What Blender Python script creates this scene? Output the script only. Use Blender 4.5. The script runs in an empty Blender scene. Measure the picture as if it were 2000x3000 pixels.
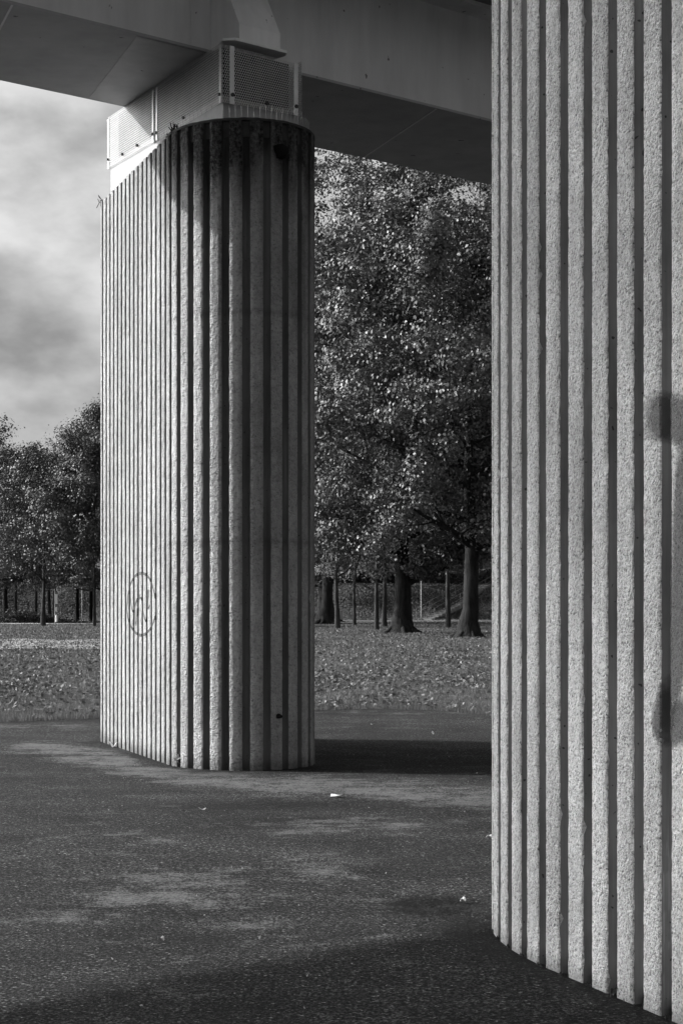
import bpy, math, random
import numpy as np
from mathutils import Vector

random.seed(7)
rng = np.random.default_rng(7)
C = bpy.context.scene.collection
FP, EYE, HZ, CX = 5496.0, 1.6, 1770.0, 1000.0      # focal length in photo pixels, eye height, horizon row


def ground_at(x, y):
    d = FP * EYE / (y - HZ)
    return ((x - CX) * d / FP, d)


def at(x, y, d):
    return ((x - CX) * d / FP, d, EYE + (HZ - y) * d / FP)


# ------------------------------------------------------------------ materials
def mat(name):
    m = bpy.data.materials.new(name)
    m.use_nodes = True
    nt = m.node_tree
    b = nt.nodes['Principled BSDF']
    return m, nt, b


def node(nt, typ, ins=None, **props):
    n = nt.nodes.new(typ)
    for k, v in props.items():
        setattr(n, k, v)
    for k, v in (ins or {}).items():
        if isinstance(v, bpy.types.NodeSocket):
            nt.links.new(v, n.inputs[k])
        else:
            n.inputs[k].default_value = v
    return n


def coords(nt, scale=(1, 1, 1)):
    tc = node(nt, 'ShaderNodeTexCoord')
    mp = node(nt, 'ShaderNodeMapping', {'Vector': tc.outputs['Object'], 'Scale': scale})
    return mp.outputs['Vector']


def noise(nt, vec, scale, detail=4, rough=0.55):
    return node(nt, 'ShaderNodeTexNoise', {'Vector': vec, 'Scale': scale, 'Detail': detail, 'Roughness': rough}).outputs['Fac']


def ramp(nt, fac, stops):
    r = node(nt, 'ShaderNodeValToRGB', {'Fac': fac})
    el = r.color_ramp.elements
    while len(el) < len(stops):
        el.new(0.5)
    for e, (p, v) in zip(el, stops):
        e.position = p
        e.color = (v, v, v, 1)
    return r.outputs['Color']


def mul(nt, a, b, fac=1.0):
    n = node(nt, 'ShaderNodeMix', data_type='RGBA', blend_type='MULTIPLY')
    n.inputs[0].default_value = fac
    for i, v in ((6, a), (7, b)):
        if isinstance(v, bpy.types.NodeSocket):
            nt.links.new(v, n.inputs[i])
        else:
            n.inputs[i].default_value = (v, v, v, 1)
    return n.outputs[2]


def mixc(nt, fac, a, b):
    n = node(nt, 'ShaderNodeMix', data_type='RGBA')
    for i, v in ((0, fac), (6, a), (7, b)):
        if isinstance(v, bpy.types.NodeSocket):
            nt.links.new(v, n.inputs[i])
        elif i == 0:
            n.inputs[i].default_value = v
        else:
            n.inputs[i].default_value = (v, v, v, 1)
    return n.outputs[2]


def math_(nt, op, a, b=0.0, clamp=False):
    n = node(nt, 'ShaderNodeMath', operation=op, use_clamp=clamp)
    for i, v in ((0, a), (1, b)):
        if isinstance(v, bpy.types.NodeSocket):
            nt.links.new(v, n.inputs[i])
        else:
            n.inputs[i].default_value = v
    return n.outputs[0]


def bump(nt, b, height, strength, dist):
    n = node(nt, 'ShaderNodeBump', {'Height': height, 'Strength': strength, 'Distance': dist})
    nt.links.new(n.outputs['Normal'], b.inputs['Normal'])


def plain(name, v, rough=0.6, var=0.15, scale=3.0, metallic=0.0, bmp=0.0, bscale=40.0, spec=0.5):
    m, nt, b = mat(name)
    vec = coords(nt)
    n1 = noise(nt, vec, scale, 5)
    col = ramp(nt, n1, [(0.3, v * (1 - var)), (0.7, v * (1 + var))])
    nt.links.new(col, b.inputs['Base Color'])
    b.inputs['Roughness'].default_value = rough
    b.inputs['Metallic'].default_value = metallic
    b.inputs['Specular IOR Level'].default_value = spec
    if bmp:
        bump(nt, b, noise(nt, vec, bscale, 3), bmp, 0.01)
    return m


def m_rib(name, base, fine, plow=0.22, bd=0.03):
    """Bush-hammered concrete: pitted pale aggregate, weather stains from the vertex attribute."""
    m, nt, b = mat(name)
    vec = coords(nt)
    n_f = noise(nt, vec, fine, 3, 0.6)
    n_m = noise(nt, vec, fine * 0.33, 3, 0.6)
    n_l = noise(nt, vec, 1.1, 5, 0.6)
    vs = coords(nt, (2.2, 2.2, 0.35))
    n_s = noise(nt, vs, 2.0, 5, 0.6)
    pit = ramp(nt, n_f, [(0.30, plow), (0.41, 0.75 + (plow - 0.22) * 0.4), (0.52, 1.0)])
    agg = ramp(nt, n_m, [(0.32, 0.82), (0.62, 1.06)])
    wea = ramp(nt, n_l, [(0.32, 0.76), (0.62, 1.05)])
    wes = ramp(nt, n_s, [(0.30, 0.72), (0.60, 1.04)])
    col = mul(nt, mul(nt, mul(nt, base, pit), agg), mul(nt, wea, wes))
    st = node(nt, 'ShaderNodeAttribute', attribute_name='stain').outputs['Fac']
    nst = noise(nt, coords(nt, (9, 9, 1.6)), 1.0, 5, 0.65)
    stf = math_(nt, 'MULTIPLY', st, ramp(nt, nst, [(0.28, 0.6), (0.6, 1.25)]), True)
    sp = ramp(nt, noise(nt, vec, 30, 5, 0.7), [(0.40, 0.018), (0.68, 0.11)])
    col = mixc(nt, stf, col, sp)
    nt.links.new(col, b.inputs['Base Color'])
    b.inputs['Roughness'].default_value = 0.95
    b.inputs['Specular IOR Level'].default_value = 0.15
    h = math_(nt, 'ADD', n_f, math_(nt, 'MULTIPLY', n_m, 1.3))
    bump(nt, b, h, 1.0, bd)
    return m


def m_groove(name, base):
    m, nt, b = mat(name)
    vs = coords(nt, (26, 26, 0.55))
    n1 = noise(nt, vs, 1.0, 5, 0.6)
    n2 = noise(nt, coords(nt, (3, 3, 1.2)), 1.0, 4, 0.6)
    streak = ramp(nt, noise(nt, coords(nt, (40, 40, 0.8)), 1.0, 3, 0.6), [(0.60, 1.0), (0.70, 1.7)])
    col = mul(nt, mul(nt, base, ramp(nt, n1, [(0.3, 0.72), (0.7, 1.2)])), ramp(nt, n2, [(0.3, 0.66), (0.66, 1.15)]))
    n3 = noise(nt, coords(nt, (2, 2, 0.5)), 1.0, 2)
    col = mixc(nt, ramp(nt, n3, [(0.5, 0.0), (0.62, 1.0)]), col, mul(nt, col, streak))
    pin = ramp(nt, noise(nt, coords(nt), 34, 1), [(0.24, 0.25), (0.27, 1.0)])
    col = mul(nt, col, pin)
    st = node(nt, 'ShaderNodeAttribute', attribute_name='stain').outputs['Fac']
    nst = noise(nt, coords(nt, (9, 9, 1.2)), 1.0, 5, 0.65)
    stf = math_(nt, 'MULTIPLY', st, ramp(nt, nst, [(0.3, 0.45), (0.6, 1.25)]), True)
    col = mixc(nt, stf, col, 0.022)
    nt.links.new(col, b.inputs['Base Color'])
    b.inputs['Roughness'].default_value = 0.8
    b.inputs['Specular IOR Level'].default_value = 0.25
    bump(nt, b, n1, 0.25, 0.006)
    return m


def m_asphalt():
    m, nt, b = mat('asphalt')
    vec = coords(nt)
    g1 = noise(nt, vec, 72, 2, 0.75)
    g2 = noise(nt, vec, 30, 4, 0.65)
    g3 = node(nt, 'ShaderNodeTexVoronoi', {'Vector': vec, 'Scale': 85.0}).outputs['Color']
    g3 = node(nt, 'ShaderNodeSeparateColor', {'Color': g3}).outputs[0]
    big = noise(nt, coords(nt, (0.16, 0.30, 1)), 1.0, 6, 0.6)
    mid = noise(nt, coords(nt, (0.9, 1.3, 1)), 1.0, 6, 0.65)
    base = mul(nt, 0.020, ramp(nt, big, [(0.34, 0.65), (0.64, 1.4)]))
    base = mul(nt, base, ramp(nt, mid, [(0.32, 0.6), (0.68, 1.45)]))
    base = mul(nt, base, ramp(nt, g1, [(0.37, 0.06), (0.5, 0.80), (0.61, 3.0)]))
    base = mul(nt, base, ramp(nt, g3, [(0.0, 0.45), (0.90, 1.2), (0.965, 3.6)]))
    base = mul(nt, base, ramp(nt, g2, [(0.36, 0.35), (0.5, 1.0), (0.64, 1.9)]))
    dust = node(nt, 'ShaderNodeAttribute', attribute_name='dust').outputs['Fac']
    wet = node(nt, 'ShaderNodeAttribute', attribute_name='wet').outputs['Fac']
    dn = noise(nt, coords(nt, (1.9, 2.4, 1)), 1.0, 9, 0.70)
    df = math_(nt, 'ADD', math_(nt, 'MULTIPLY', dust, 1.0), math_(nt, 'MULTIPLY', math_(nt, 'SUBTRACT', dn, 0.56), 4.2))
    dfine = noise(nt, vec, 7.5, 6, 0.75)
    df = math_(nt, 'ADD', df, math_(nt, 'MULTIPLY', math_(nt, 'SUBTRACT', dfine, 0.5), 2.6))
    df = ramp(nt, math_(nt, 'ADD', df, math_(nt, 'MULTIPLY', math_(nt, 'SUBTRACT', g1, 0.5), 2.4)), [(0.12, 0.0), (1.05, 0.9)])
    sand = mul(nt, 0.135, ramp(nt, g2, [(0.3, 0.72), (0.7, 1.2)]))
    sand = mul(nt, sand, ramp(nt, g1, [(0.3, 0.75), (0.7, 1.2)]))
    col = mixc(nt, df, base, sand)
    col = mul(nt, col, mixc(nt, wet, 1.0, 0.30))
    nt.links.new(col, b.inputs['Base Color'])
    r = mixc(nt, wet, 0.9, 0.6)
    nt.links.new(r, b.inputs['Roughness'])
    b.inputs['Specular IOR Level'].default_value = 0.12
    h = math_(nt, 'ADD', g1, math_(nt, 'MULTIPLY', g3, 0.7))
    bump(nt, b, h, 0.8, 0.012)
    return m


def m_soil(name, v, scale):
    m, nt, b = mat(name)
    vec = coords(nt)
    n1 = noise(nt, vec, scale, 6, 0.7)
    n2 = noise(nt, vec, scale * 0.12, 5, 0.6)
    col = mul(nt, mul(nt, v, ramp(nt, n1, [(0.3, 0.45), (0.7, 1.5)])), ramp(nt, n2, [(0.32, 0.65), (0.68, 1.35)]))
    nt.links.new(col, b.inputs['Base Color'])
    b.inputs['Roughness'].default_value = 0.95
    b.inputs['Specular IOR Level'].default_value = 0.1
    bump(nt, b, n1, 0.9, 0.15)
    return m


def m_leaf(name, v, trans=0.35, rough=0.42, spread=0.55, spec=0.35):
    m = bpy.data.materials.new(name)
    m.use_nodes = True
    nt = m.node_tree
    b = nt.nodes['Principled BSDF']
    out = nt.nodes['Material Output']
    rv = node(nt, 'ShaderNodeAttribute', attribute_name='tint').outputs['Fac']
    col = ramp(nt, rv, [(0.0, v * (1 - spread)), (0.6, v), (0.85, v * (1 + spread * 0.6)), (1.0, v * (1 + spread * 1.6))])
    nt.links.new(col, b.inputs['Base Color'])
    b.inputs['Roughness'].default_value = rough
    b.inputs['Specular IOR Level'].default_value = spec
    tr = node(nt, 'ShaderNodeBsdfTranslucent', {'Color': col})
    mx = node(nt, 'ShaderNodeMixShader', {'Fac': trans})
    nt.links.new(b.outputs[0], mx.inputs[1])
    nt.links.new(tr.outputs[0], mx.inputs[2])
    nt.links.new(mx.outputs[0], out.inputs['Surface'])
    return m


def m_bark(name, v):
    m, nt, b = mat(name)
    n1 = noise(nt, coords(nt, (7, 7, 1.4)), 1.0, 6, 0.7)
    n2 = noise(nt, coords(nt), 0.8, 4)
    col = mul(nt, mul(nt, v, ramp(nt, n1, [(0.35, 0.45), (0.65, 1.45)])), ramp(nt, n2, [(0.3, 0.7), (0.7, 1.3)]))
    nt.links.new(col, b.inputs['Base Color'])
    b.inputs['Roughness'].default_value = 0.95
    b.inputs['Specular IOR Level'].default_value = 0.1
    bump(nt, b, n1, 1.0, 0.08)
    return m


def m_paint(name, v, soft=0.5):
    """Spray paint: alpha fades towards the edge of the stroke (attribute 'edge' is 0 at the rim, 1 inside)."""
    m, nt, b = mat(name)
    e = node(nt, 'ShaderNodeAttribute', attribute_name='edge').outputs['Fac']
    n1 = noise(nt, coords(nt), 60, 3, 0.6)
    a = math_(nt, 'ADD', e, math_(nt, 'MULTIPLY', math_(nt, 'SUBTRACT', n1, 0.5), 0.7))
    a = ramp(nt, a, [(0.0, 0.0), (0.2 + soft * 0.6, 1.0)])
    op = node(nt, 'ShaderNodeValue')
    op.outputs[0].default_value = 0.92 if soft < 0.5 else 0.68
    nt.links.new(math_(nt, 'MULTIPLY', a, op.outputs[0]), b.inputs['Alpha'])
    b.inputs['Base Color'].default_value = (v, v, v, 1)
    b.inputs['Roughness'].default_value = 0.7
    return m


def m_steel(name, v):
    m, nt, b = mat(name)
    vec = coords(nt)
    n1 = noise(nt, vec, 0.7, 4)
    n2 = noise(nt, coords(nt, (3, 3, 0.5)), 1.0, 5, 0.6)
    spk = ramp(nt, noise(nt, vec, 9.0, 2, 0.5), [(0.245, 0.25), (0.27, 1.0)])
    col = mul(nt, mul(nt, v, ramp(nt, n1, [(0.3, 0.9), (0.7, 1.08)])), ramp(nt, n2, [(0.3, 0.84), (0.7, 1.07)]))
    col = mul(nt, col, spk)
    nt.links.new(col, b.inputs['Base Color'])
    b.inputs['Roughness'].default_value = 0.6
    b.inputs['Specular IOR Level'].default_value = 0.3
    bump(nt, b, n1, 0.15, 0.05)
    return m


M = {}
M['rib_pale'] = m_rib('rough_concrete_pale', 0.82, 85)
M['rib'] = m_rib('rough_concrete', 0.46, 58, 0.5, 0.045)
M['soffit'] = m_steel('painted_steel_soffit', 0.36)  # same paint as the web, set darker so the underside reads shaded
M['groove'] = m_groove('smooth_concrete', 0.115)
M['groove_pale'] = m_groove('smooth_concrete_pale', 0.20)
M['cap'] = plain('cap_concrete', 0.45, 0.9, 0.15, 5, bmp=0.3, bscale=50)
M['mould'] = plain('mouldy_concrete', 0.035, 0.95, 0.4, 8)
M['plaster'] = plain('upstand_plaster', 0.31, 0.85, 0.1, 4)
M['steel'] = m_steel('painted_steel', 0.68)
M['steel_pale'] = m_steel('painted_steel_pale', 0.82)
M['steel_light_patch'] = m_steel('painted_steel_light_patch', 0.46)  # paler copy of the steel, carries the lit area of the soffit
M['deck'] = plain('deck_concrete', 0.22, 0.9, 0.2, 2)
M['panel'] = plain('galvanised_sheet', 0.56, 0.5, 0.08, 6)
M['strip'] = plain('aluminium_strip', 0.7, 0.45, 0.06, 6)
M['dark_metal'] = plain('dark_metal', 0.03, 0.6, 0.3, 9)
M['plug'] = plain('hole_plug_black', 0.008, 0.95, 0.3, 9, spec=0.1)
M['inner'] = plain('bearing_dark', 0.03, 0.9, 0.3, 4)
M['wire'] = plain('spike_wire', 0.3, 0.45, 0.1, 9, metallic=0.3)
M['asphalt'] = m_asphalt()
M['soil'] = m_soil('lawn_soil', 0.055, 2.2)
M['bank'] = m_soil('bank_grass', 0.055, 1.3)
M['sand'] = m_soil('sandy_earth', 0.34, 3.0)
M['path'] = plain('gravel_path', 0.26, 0.9, 0.2, 2, bmp=0.3)
M['grass'] = m_leaf('grass_blade', 0.135, 0.35, 0.7, 0.55, 0.2)
M['bank_blade'] = m_leaf('bank_blade', 0.13, 0.3, 0.7, 0.5, 0.2)
M['litter_leaf'] = m_leaf('fallen_leaf', 0.13, 0.15, 0.7, 0.65, 0.2)
M['oak'] = m_leaf('oak_leaf', 0.065, 0.14, 0.5, 0.6, 0.4)
M['maple'] = m_leaf('maple_leaf', 0.26, 0.4, 0.5, 0.5, 0.35)
M['dark_leaf'] = m_leaf('far_tree_leaf', 0.062, 0.2, 0.5, 0.5, 0.35)  # even dark leaf tone of the far row and bush
M['bark'] = m_bark('oak_bark', 0.022)
M['bark_young'] = m_bark('young_bark', 0.045)
M['rail'] = plain('rail_paint', 0.14, 0.6, 0.1, 4)
M['white'] = plain('white_paint', 0.75, 0.6, 0.06, 4)
M['grey'] = plain('grey_paint', 0.3, 0.6, 0.1, 4)
M['paper'] = plain('paper', 0.8, 0.8, 0.05, 20)
M['house'] = plain('dark_boards', 0.05, 0.8, 0.2, 3)
M['render'] = plain('pale_render', 0.62, 0.9, 0.06, 1)
M['block'] = plain('grey_render', 0.2, 0.9, 0.1, 1)
M['glass'] = plain('window_glass', 0.04, 0.12, 0.1, 1)
M['stone'] = plain('step_stone', 0.16, 0.9, 0.2, 6)
M['tag_thin'] = m_paint('thin_spray_paint', 0.04, 0.15)
M['tag_soft'] = m_paint('soft_spray_paint', 0.07, 0.6)


# ------------------------------------------------------------------ mesh helpers
class MB:
    def __init__(self):
        self.v, self.f, self.mi = [], [], []

    def add(self, verts, faces, mi=0):
        o = len(self.v)
        self.v += [tuple(p) for p in verts]
        self.f += [tuple(i + o for i in f) for f in faces]
        self.mi += [mi] * len(faces)

    def box(self, c, size, rz=0.0, mi=0):
        sx, sy, sz = [s / 2 for s in size]
        ca, sa = math.cos(rz), math.sin(rz)
        vs = []
        for x, y, z in ((-1, -1, -1), (1, -1, -1), (1, 1, -1), (-1, 1, -1), (-1, -1, 1), (1, -1, 1), (1, 1, 1), (-1, 1, 1)):
            px, py = x * sx, y * sy
            vs.append((c[0] + px * ca - py * sa, c[1] + px * sa + py * ca, c[2] + z * sz))
        self.add(vs, [(0, 3, 2, 1), (4, 5, 6, 7), (0, 1, 5, 4), (1, 2, 6, 5), (2, 3, 7, 6), (3, 0, 4, 7)], mi)

    def prism(self, pts, z0, z1, mi=0):
        """vertical prism over a plan polygon (counter-clockwise)"""
        n = len(pts)
        vs = [(x, y, z0) for x, y in pts] + [(x, y, z1) for x, y in pts]
        fs = [tuple(range(n - 1, -1, -1)), tuple(range(n, 2 * n))]
        fs += [(i, (i + 1) % n, n + (i + 1) % n, n + i) for i in range(n)]
        self.add(vs, fs, mi)

    def extrude(self, profile, p0, direc, length, side, mi=0):
        """profile: (side offset, z) loop swept along a plan direction"""
        n = len(profile)
        vs = []
        for t in (0, length):
            for s, z in profile:
                vs.append((p0[0] + direc[0] * t + side[0] * s, p0[1] + direc[1] * t + side[1] * s, z))
        fs = [tuple(range(n - 1, -1, -1)), tuple(range(n, 2 * n))]
        fs += [(i, (i + 1) % n, n + (i + 1) % n, n + i) for i in range(n)]
        self.add(vs, fs, mi)

    def tube(self, pts, rad, n=8, mi=0, cap=True):
        pts = [Vector(p) for p in pts]
        rings = []
        prev = None
        for i, p in enumerate(pts):
            a = pts[min(i + 1, len(pts) - 1)] - pts[max(i - 1, 0)]
            a.normalize()
            up = Vector((0, 0, 1)) if abs(a.z) < 0.9 else Vector((0, 1, 0))
            if prev is not None:
                u = prev - a * prev.dot(a)
                if u.length < 1e-4:
                    u = a.cross(up)
            else:
                u = a.cross(up)
            u.normalize()
            prev = u
            w = a.cross(u)
            r = rad[i] if hasattr(rad, '__len__') else rad
            rings.append([p + (u * math.cos(2 * math.pi * k / n) + w * math.sin(2 * math.pi * k / n)) * r for k in range(n)])
        vs = [q for ring in rings for q in ring]
        fs = []
        for i in range(len(pts) - 1):
            for k in range(n):
                fs.append((i * n + k, i * n + (k + 1) % n, (i + 1) * n + (k + 1) % n, (i + 1) * n + k))
        if cap:
            fs.append(tuple(range(n - 1, -1, -1)))
            fs.append(tuple((len(pts) - 1) * n + k for k in range(n)))
        self.add(vs, fs, mi)

    def build(self, name, mats, parent=None, smooth=False, bevel=0.0):
        me = bpy.data.meshes.new(name)
        me.from_pydata(self.v, [], self.f)
        mats = mats if isinstance(mats, (list, tuple)) else [mats]
        for m in mats:
            me.materials.append(m)
        if len(mats) > 1:
            me.polygons.foreach_set('material_index', self.mi)
        if smooth:
            me.polygons.foreach_set('use_smooth', [True] * len(me.polygons))
        me.update()
        return link(name, me, parent, bevel)


def link(name, me, parent=None, bevel=0.0):
    o = bpy.data.objects.new(name, me)
    C.objects.link(o)
    if parent is not None:
        o.parent = parent
        o.matrix_parent_inverse = parent.matrix_basis.inverted()
    if bevel:
        b = o.modifiers.new('bevel', 'BEVEL')
        b.width = bevel
        b.segments = 2
        b.limit_method = 'ANGLE'
    return o


def tag(o, label=None, cat=None, group=None, kind=None):
    if label:
        o['label'] = label
    if cat:
        o['category'] = cat
    if group:
        o['group'] = group
    if kind:
        o['kind'] = kind
    return o


def thing(name, loc, label, cat, group=None):
    o = bpy.data.objects.new(name, None)
    o.empty_display_size = 0.1
    o.location = loc
    C.objects.link(o)
    bpy.context.view_layer.update()
    return tag(o, label, cat, group)


def np_mesh(name, verts, faces_n, mats, attrs=None, smooth=False):
    """verts (N,3) array; faces_n (F,k) array of indices, all faces k-gons"""
    me = bpy.data.meshes.new(name)
    nf, k = faces_n.shape
    me.vertices.add(len(verts))
    me.vertices.foreach_set('co', np.ascontiguousarray(verts, dtype=np.float32).ravel())
    me.loops.add(nf * k)
    me.loops.foreach_set('vertex_index', np.ascontiguousarray(faces_n, dtype=np.int32).ravel())
    me.polygons.add(nf)
    me.polygons.foreach_set('loop_start', np.arange(0, nf * k, k, dtype=np.int32))
    me.polygons.foreach_set('loop_total', np.full(nf, k, dtype=np.int32))
    for m in (mats if isinstance(mats, (list, tuple)) else [mats]):
        me.materials.append(m)
    for an, (dom, val) in (attrs or {}).items():
        a = me.attributes.new(an, 'FLOAT', dom)
        a.data.foreach_set('value', np.ascontiguousarray(val, dtype=np.float32))
    if smooth:
        me.polygons.foreach_set('use_smooth', np.ones(nf, dtype=bool))
    me.update(calc_edges=True)
    me.validate()
    return me


def smoothstep(a, b, x):
    t = np.clip((x - a) / (b - a), 0, 1)
    return t * t * (3 - 2 * t)


# ------------------------------------------------------------------ camera and light
cam = bpy.data.cameras.new('camera')
cam.sensor_fit = 'VERTICAL'
cam.sensor_height = 36.0
cam.lens = 36.0 * FP / 3000.0
cam.shift_y = (HZ - 1500.0) / 3000.0
cam.clip_start = 0.1
cam.clip_end = 6000
co = bpy.data.objects.new('camera', cam)
co.location = (0, 0, EYE)
co.rotation_euler = (math.radians(90), 0, 0)
C.objects.link(co)
sc = bpy.context.scene
sc.camera = co

SUN_AZ = math.atan2(-0.978, 0.21)
SUN_EL = math.radians(28.0)
L3 = Vector((math.sin(SUN_AZ) * math.cos(SUN_EL), math.cos(SUN_AZ) * math.cos(SUN_EL), math.sin(SUN_EL)))
sl = bpy.data.lights.new('sun', 'SUN')
sl.energy = 4.9
sl.angle = math.radians(0.55)
sl.color = (1.0, 1.0, 1.0)
so = bpy.data.objects.new('sun', sl)
so.rotation_euler = (-L3).to_track_quat('-Z', 'Y').to_euler()
so.location = (-30, 10, 40)
C.objects.link(so)

w = bpy.data.worlds.new('World')
sc.world = w
w.use_nodes = True
nt = w.node_tree
bg = nt.nodes['Background']
sky = node(nt, 'ShaderNodeTexSky', sky_type='NISHITA', sun_disc=False, sun_elevation=SUN_EL, sun_rotation=SUN_AZ,
           air_density=1.0, dust_density=5.0, ozone_density=1.0)
bw = node(nt, 'ShaderNodeRGBToBW', {'Color': sky.outputs[0]}).outputs[0]
tc = node(nt, 'ShaderNodeTexCoord')
mp = node(nt, 'ShaderNodeMapping', {'Vector': tc.outputs['Generated'], 'Scale': (8.0, 8.0, 14.0), 'Location': (7.2, 3.3, 1.65), 'Rotation': (0.0, 0.35, 0.0)})
n1 = noise(nt, mp.outputs['Vector'], 1.0, 9, 0.5)
mp2 = node(nt, 'ShaderNodeMapping', {'Vector': tc.outputs['Generated'], 'Scale': (22.0, 22.0, 40.0), 'Rotation': (0.0, 0.3, 0.0)})
n2 = noise(nt, mp2.outputs['Vector'], 1.0, 6, 0.55)
cl = mul(nt, ramp(nt, n1, [(0.34, 0.5), (0.44, 0.78), (0.54, 1.12), (0.70, 1.3)]), ramp(nt, n2, [(0.3, 0.86), (0.7, 1.1)]))
# added veil brightens the sky toward the sun, to light the near pier
dt = node(nt, 'ShaderNodeVectorMath', operation='DOT_PRODUCT')
nt.links.new(tc.outputs['Generated'], dt.inputs[0])
dt.inputs[1].default_value = tuple(L3)
sky_glow = ramp(nt, math_(nt, 'MULTIPLY', math_(nt, 'ADD', dt.outputs['Value'], 1.0), 0.5), [(0.30, 0.50), (0.60, 0.42), (0.82, 0.60), (1.0, 1.0)])
# added brightness low behind the camera, fills the middle pier's shaded end
zz = node(nt, 'ShaderNodeSeparateXYZ')
nt.links.new(tc.outputs['Generated'], zz.inputs[0])
low = math_(nt, 'POWER', math_(nt, 'SUBTRACT', 1.0, math_(nt, 'ABSOLUTE', zz.outputs['Z'])), 3.0)
rear = ramp(nt, math_(nt, 'MULTIPLY', math_(nt, 'ADD', math_(nt, 'MULTIPLY', zz.outputs['Y'], -1.0), 1.0), 0.5), [(0.50, 0.0), (0.75, 1.0)])
sky_glow = mixc(nt, math_(nt, 'MULTIPLY', low, rear), sky_glow, 1.25)
# zenith dimming added to deepen the shade on the ground
over = ramp(nt, zz.outputs['Z'], [(0.30, 1.0), (0.70, 0.36)])
skc = mul(nt, mul(nt, mul(nt, bw, cl), over), mul(nt, sky_glow, 2.25))
nt.links.new(skc, bg.inputs['Color'])
bg.inputs['Strength'].default_value = 0.125
sc.view_settings.view_transform = 'Standard'
sc.view_settings.look = 'None'
sc.view_settings.exposure = 0.60
sc.render.filter_size = 1.1
sc.cycles.use_denoising = True
sc.cycles.max_bounces = 6
sc.cycles.caustics_reflective = False
sc.cycles.caustics_refractive = False
sc.view_settings.gamma = 1.0

# ------------------------------------------------------------------ ground
GDIR = Vector((0.748, 0.664))       # direction of the viaduct
GM = Vector((-0.664, 0.748))        # across it, away from the camera


def grid_sheet(xs, ys, zf, name, m, attrs=None):
    X, Y = np.meshgrid(xs, ys)
    Z = zf(X, Y)
    V = np.stack([X.ravel(), Y.ravel(), Z.ravel()], 1)
    nx, ny = len(xs), len(ys)
    i = np.arange((ny - 1) * (nx - 1))
    r, c = i // (nx - 1), i % (nx - 1)
    a = r * nx + c
    F = np.stack([a, a + 1, a + nx + 1, a + nx], 1)
    return X, Y, V, F


# lawn, to the horizon
xs = np.concatenate([np.linspace(-1500, -80, 14), np.linspace(-70, 70, 71), np.linspace(80, 1500, 14)])
ys = np.concatenate([np.linspace(-400, 20, 15), np.linspace(24, 170, 74), np.linspace(190, 2500, 20)])
X, Y, V, F = grid_sheet(xs, ys, lambda X, Y: np.where((Y > 31) & (Y < 160), 0.035 * np.sin(X * 0.7 + Y * 0.31) * np.sin(Y * 0.43 - X * 0.2), 0.0) - 0.02, 'lawn', None)
lawn = link('lawn', np_mesh('lawn', V, F, M['soil'], smooth=True))
tag(lawn, kind='structure')

# asphalt apron under the viaduct, with its curved far edge
EDGE = [(-40, 24.6), (-12, 24.9), (-4.6, 25.5), (-3.4, 26.2), (-2.0, 27.2), (-0.4, 28.2), (0.7, 28.7), (1.4, 28.2), (2.2, 26.9), (3.2, 25.6), (6, 23.5), (14, 20), (40, 16)]
ex = np.array([e[0] for e in EDGE])
ey = np.array([e[1] for e in EDGE])


def edge_y(x):
    return np.interp(x, ex, ey) + 0.05 * np.sin(x * 5.1) + 0.035 * np.sin(x * 13.7 + 1)


xs = np.concatenate([np.linspace(-40, -6.2, 14), np.linspace(-6, 6, 161), np.linspace(6.5, 40, 14)])
ts = np.concatenate([np.linspace(0, 0.54, 12), np.linspace(0.55, 1, 230)])
Y0 = -22.0
Xg, Tg = np.meshgrid(xs, ts)
Yg = Y0 + (edge_y(Xg) - Y0) * Tg
Zg = 0.006 * np.sin(Xg * 0.9 + Yg * 0.5) * np.sin(Yg * 0.7)
V = np.stack([Xg.ravel(), Yg.ravel(), Zg.ravel()], 1)
nx, ny = len(xs), len(ts)
i = np.arange((ny - 1) * (nx - 1))
a = (i // (nx - 1)) * nx + i % (nx - 1)
F = np.stack([a, a + 1, a + nx + 1, a + nx], 1)


def blob(cx, cy, rx, ry, rot=0.0):
    ca, sa = math.cos(rot), math.sin(rot)
    dx, dy = V[:, 0] - cx, V[:, 1] - cy
    u, w_ = (dx * ca + dy * sa) / rx, (-dx * sa + dy * ca) / ry
    return np.clip(1.25 - np.sqrt(u * u + w_ * w_), 0, 1)


dust = np.zeros(len(V))
for bx, by, rx, ry, rot, k in ((-0.3, 17.0, 1.5, 0.55, -0.12, 0.9), (0.9, 16.2, 1.3, 0.5, -0.25, 0.8), (-2.2, 19.6, 0.8, 1.6, 0.35, 0.55),
                               (0.1, 13.6, 0.8, 0.6, 0, 0.8), (-0.95, 10.5, 0.62, 0.95, 0.2, 0.85), (-0.1, 11.4, 0.4, 0.8, 0, 0.7), (-1.5, 9.6, 0.5, 0.5, 0, 0.5), (0.5, 9.9, 0.45, 0.5, 0, 0.35),
                               (-1.5, 24.2, 2.6, 0.5, 0.1, 0.45), (1.2, 27.6, 2.0, 0.5, 0, 0.5), (-0.45, 9.4, 0.5, 0.35, 0, 0.4),
                               (0.85, 7.4, 0.25, 0.2, 0, 0.4), (-1.6, 13, 0.7, 0.5, 0, 0.35), (-3.9, 24.6, 1.5, 0.7, 0, 0.6)):
    dust = np.maximum(dust, k * blob(bx, by, rx, ry, rot))
bandp = np.array([ground_at(*q) for q in ((120, 2185), (300, 2222), (470, 2262), (650, 2288), (850, 2308), (1050, 2298), (1250, 2335), (1440, 2350))])
bd = np.full(len(V), 9.0)
for k in range(len(bandp) - 1):
    p_, q_ = bandp[k], bandp[k + 1]
    e_ = q_ - p_
    t_ = np.clip(((V[:, :2] - p_) @ e_) / (e_ @ e_), 0, 1)
    bd = np.minimum(bd, np.linalg.norm((V[:, :2] - p_ - t_[:, None] * e_) * np.array([1.0, 0.8]), axis=1))
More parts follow.
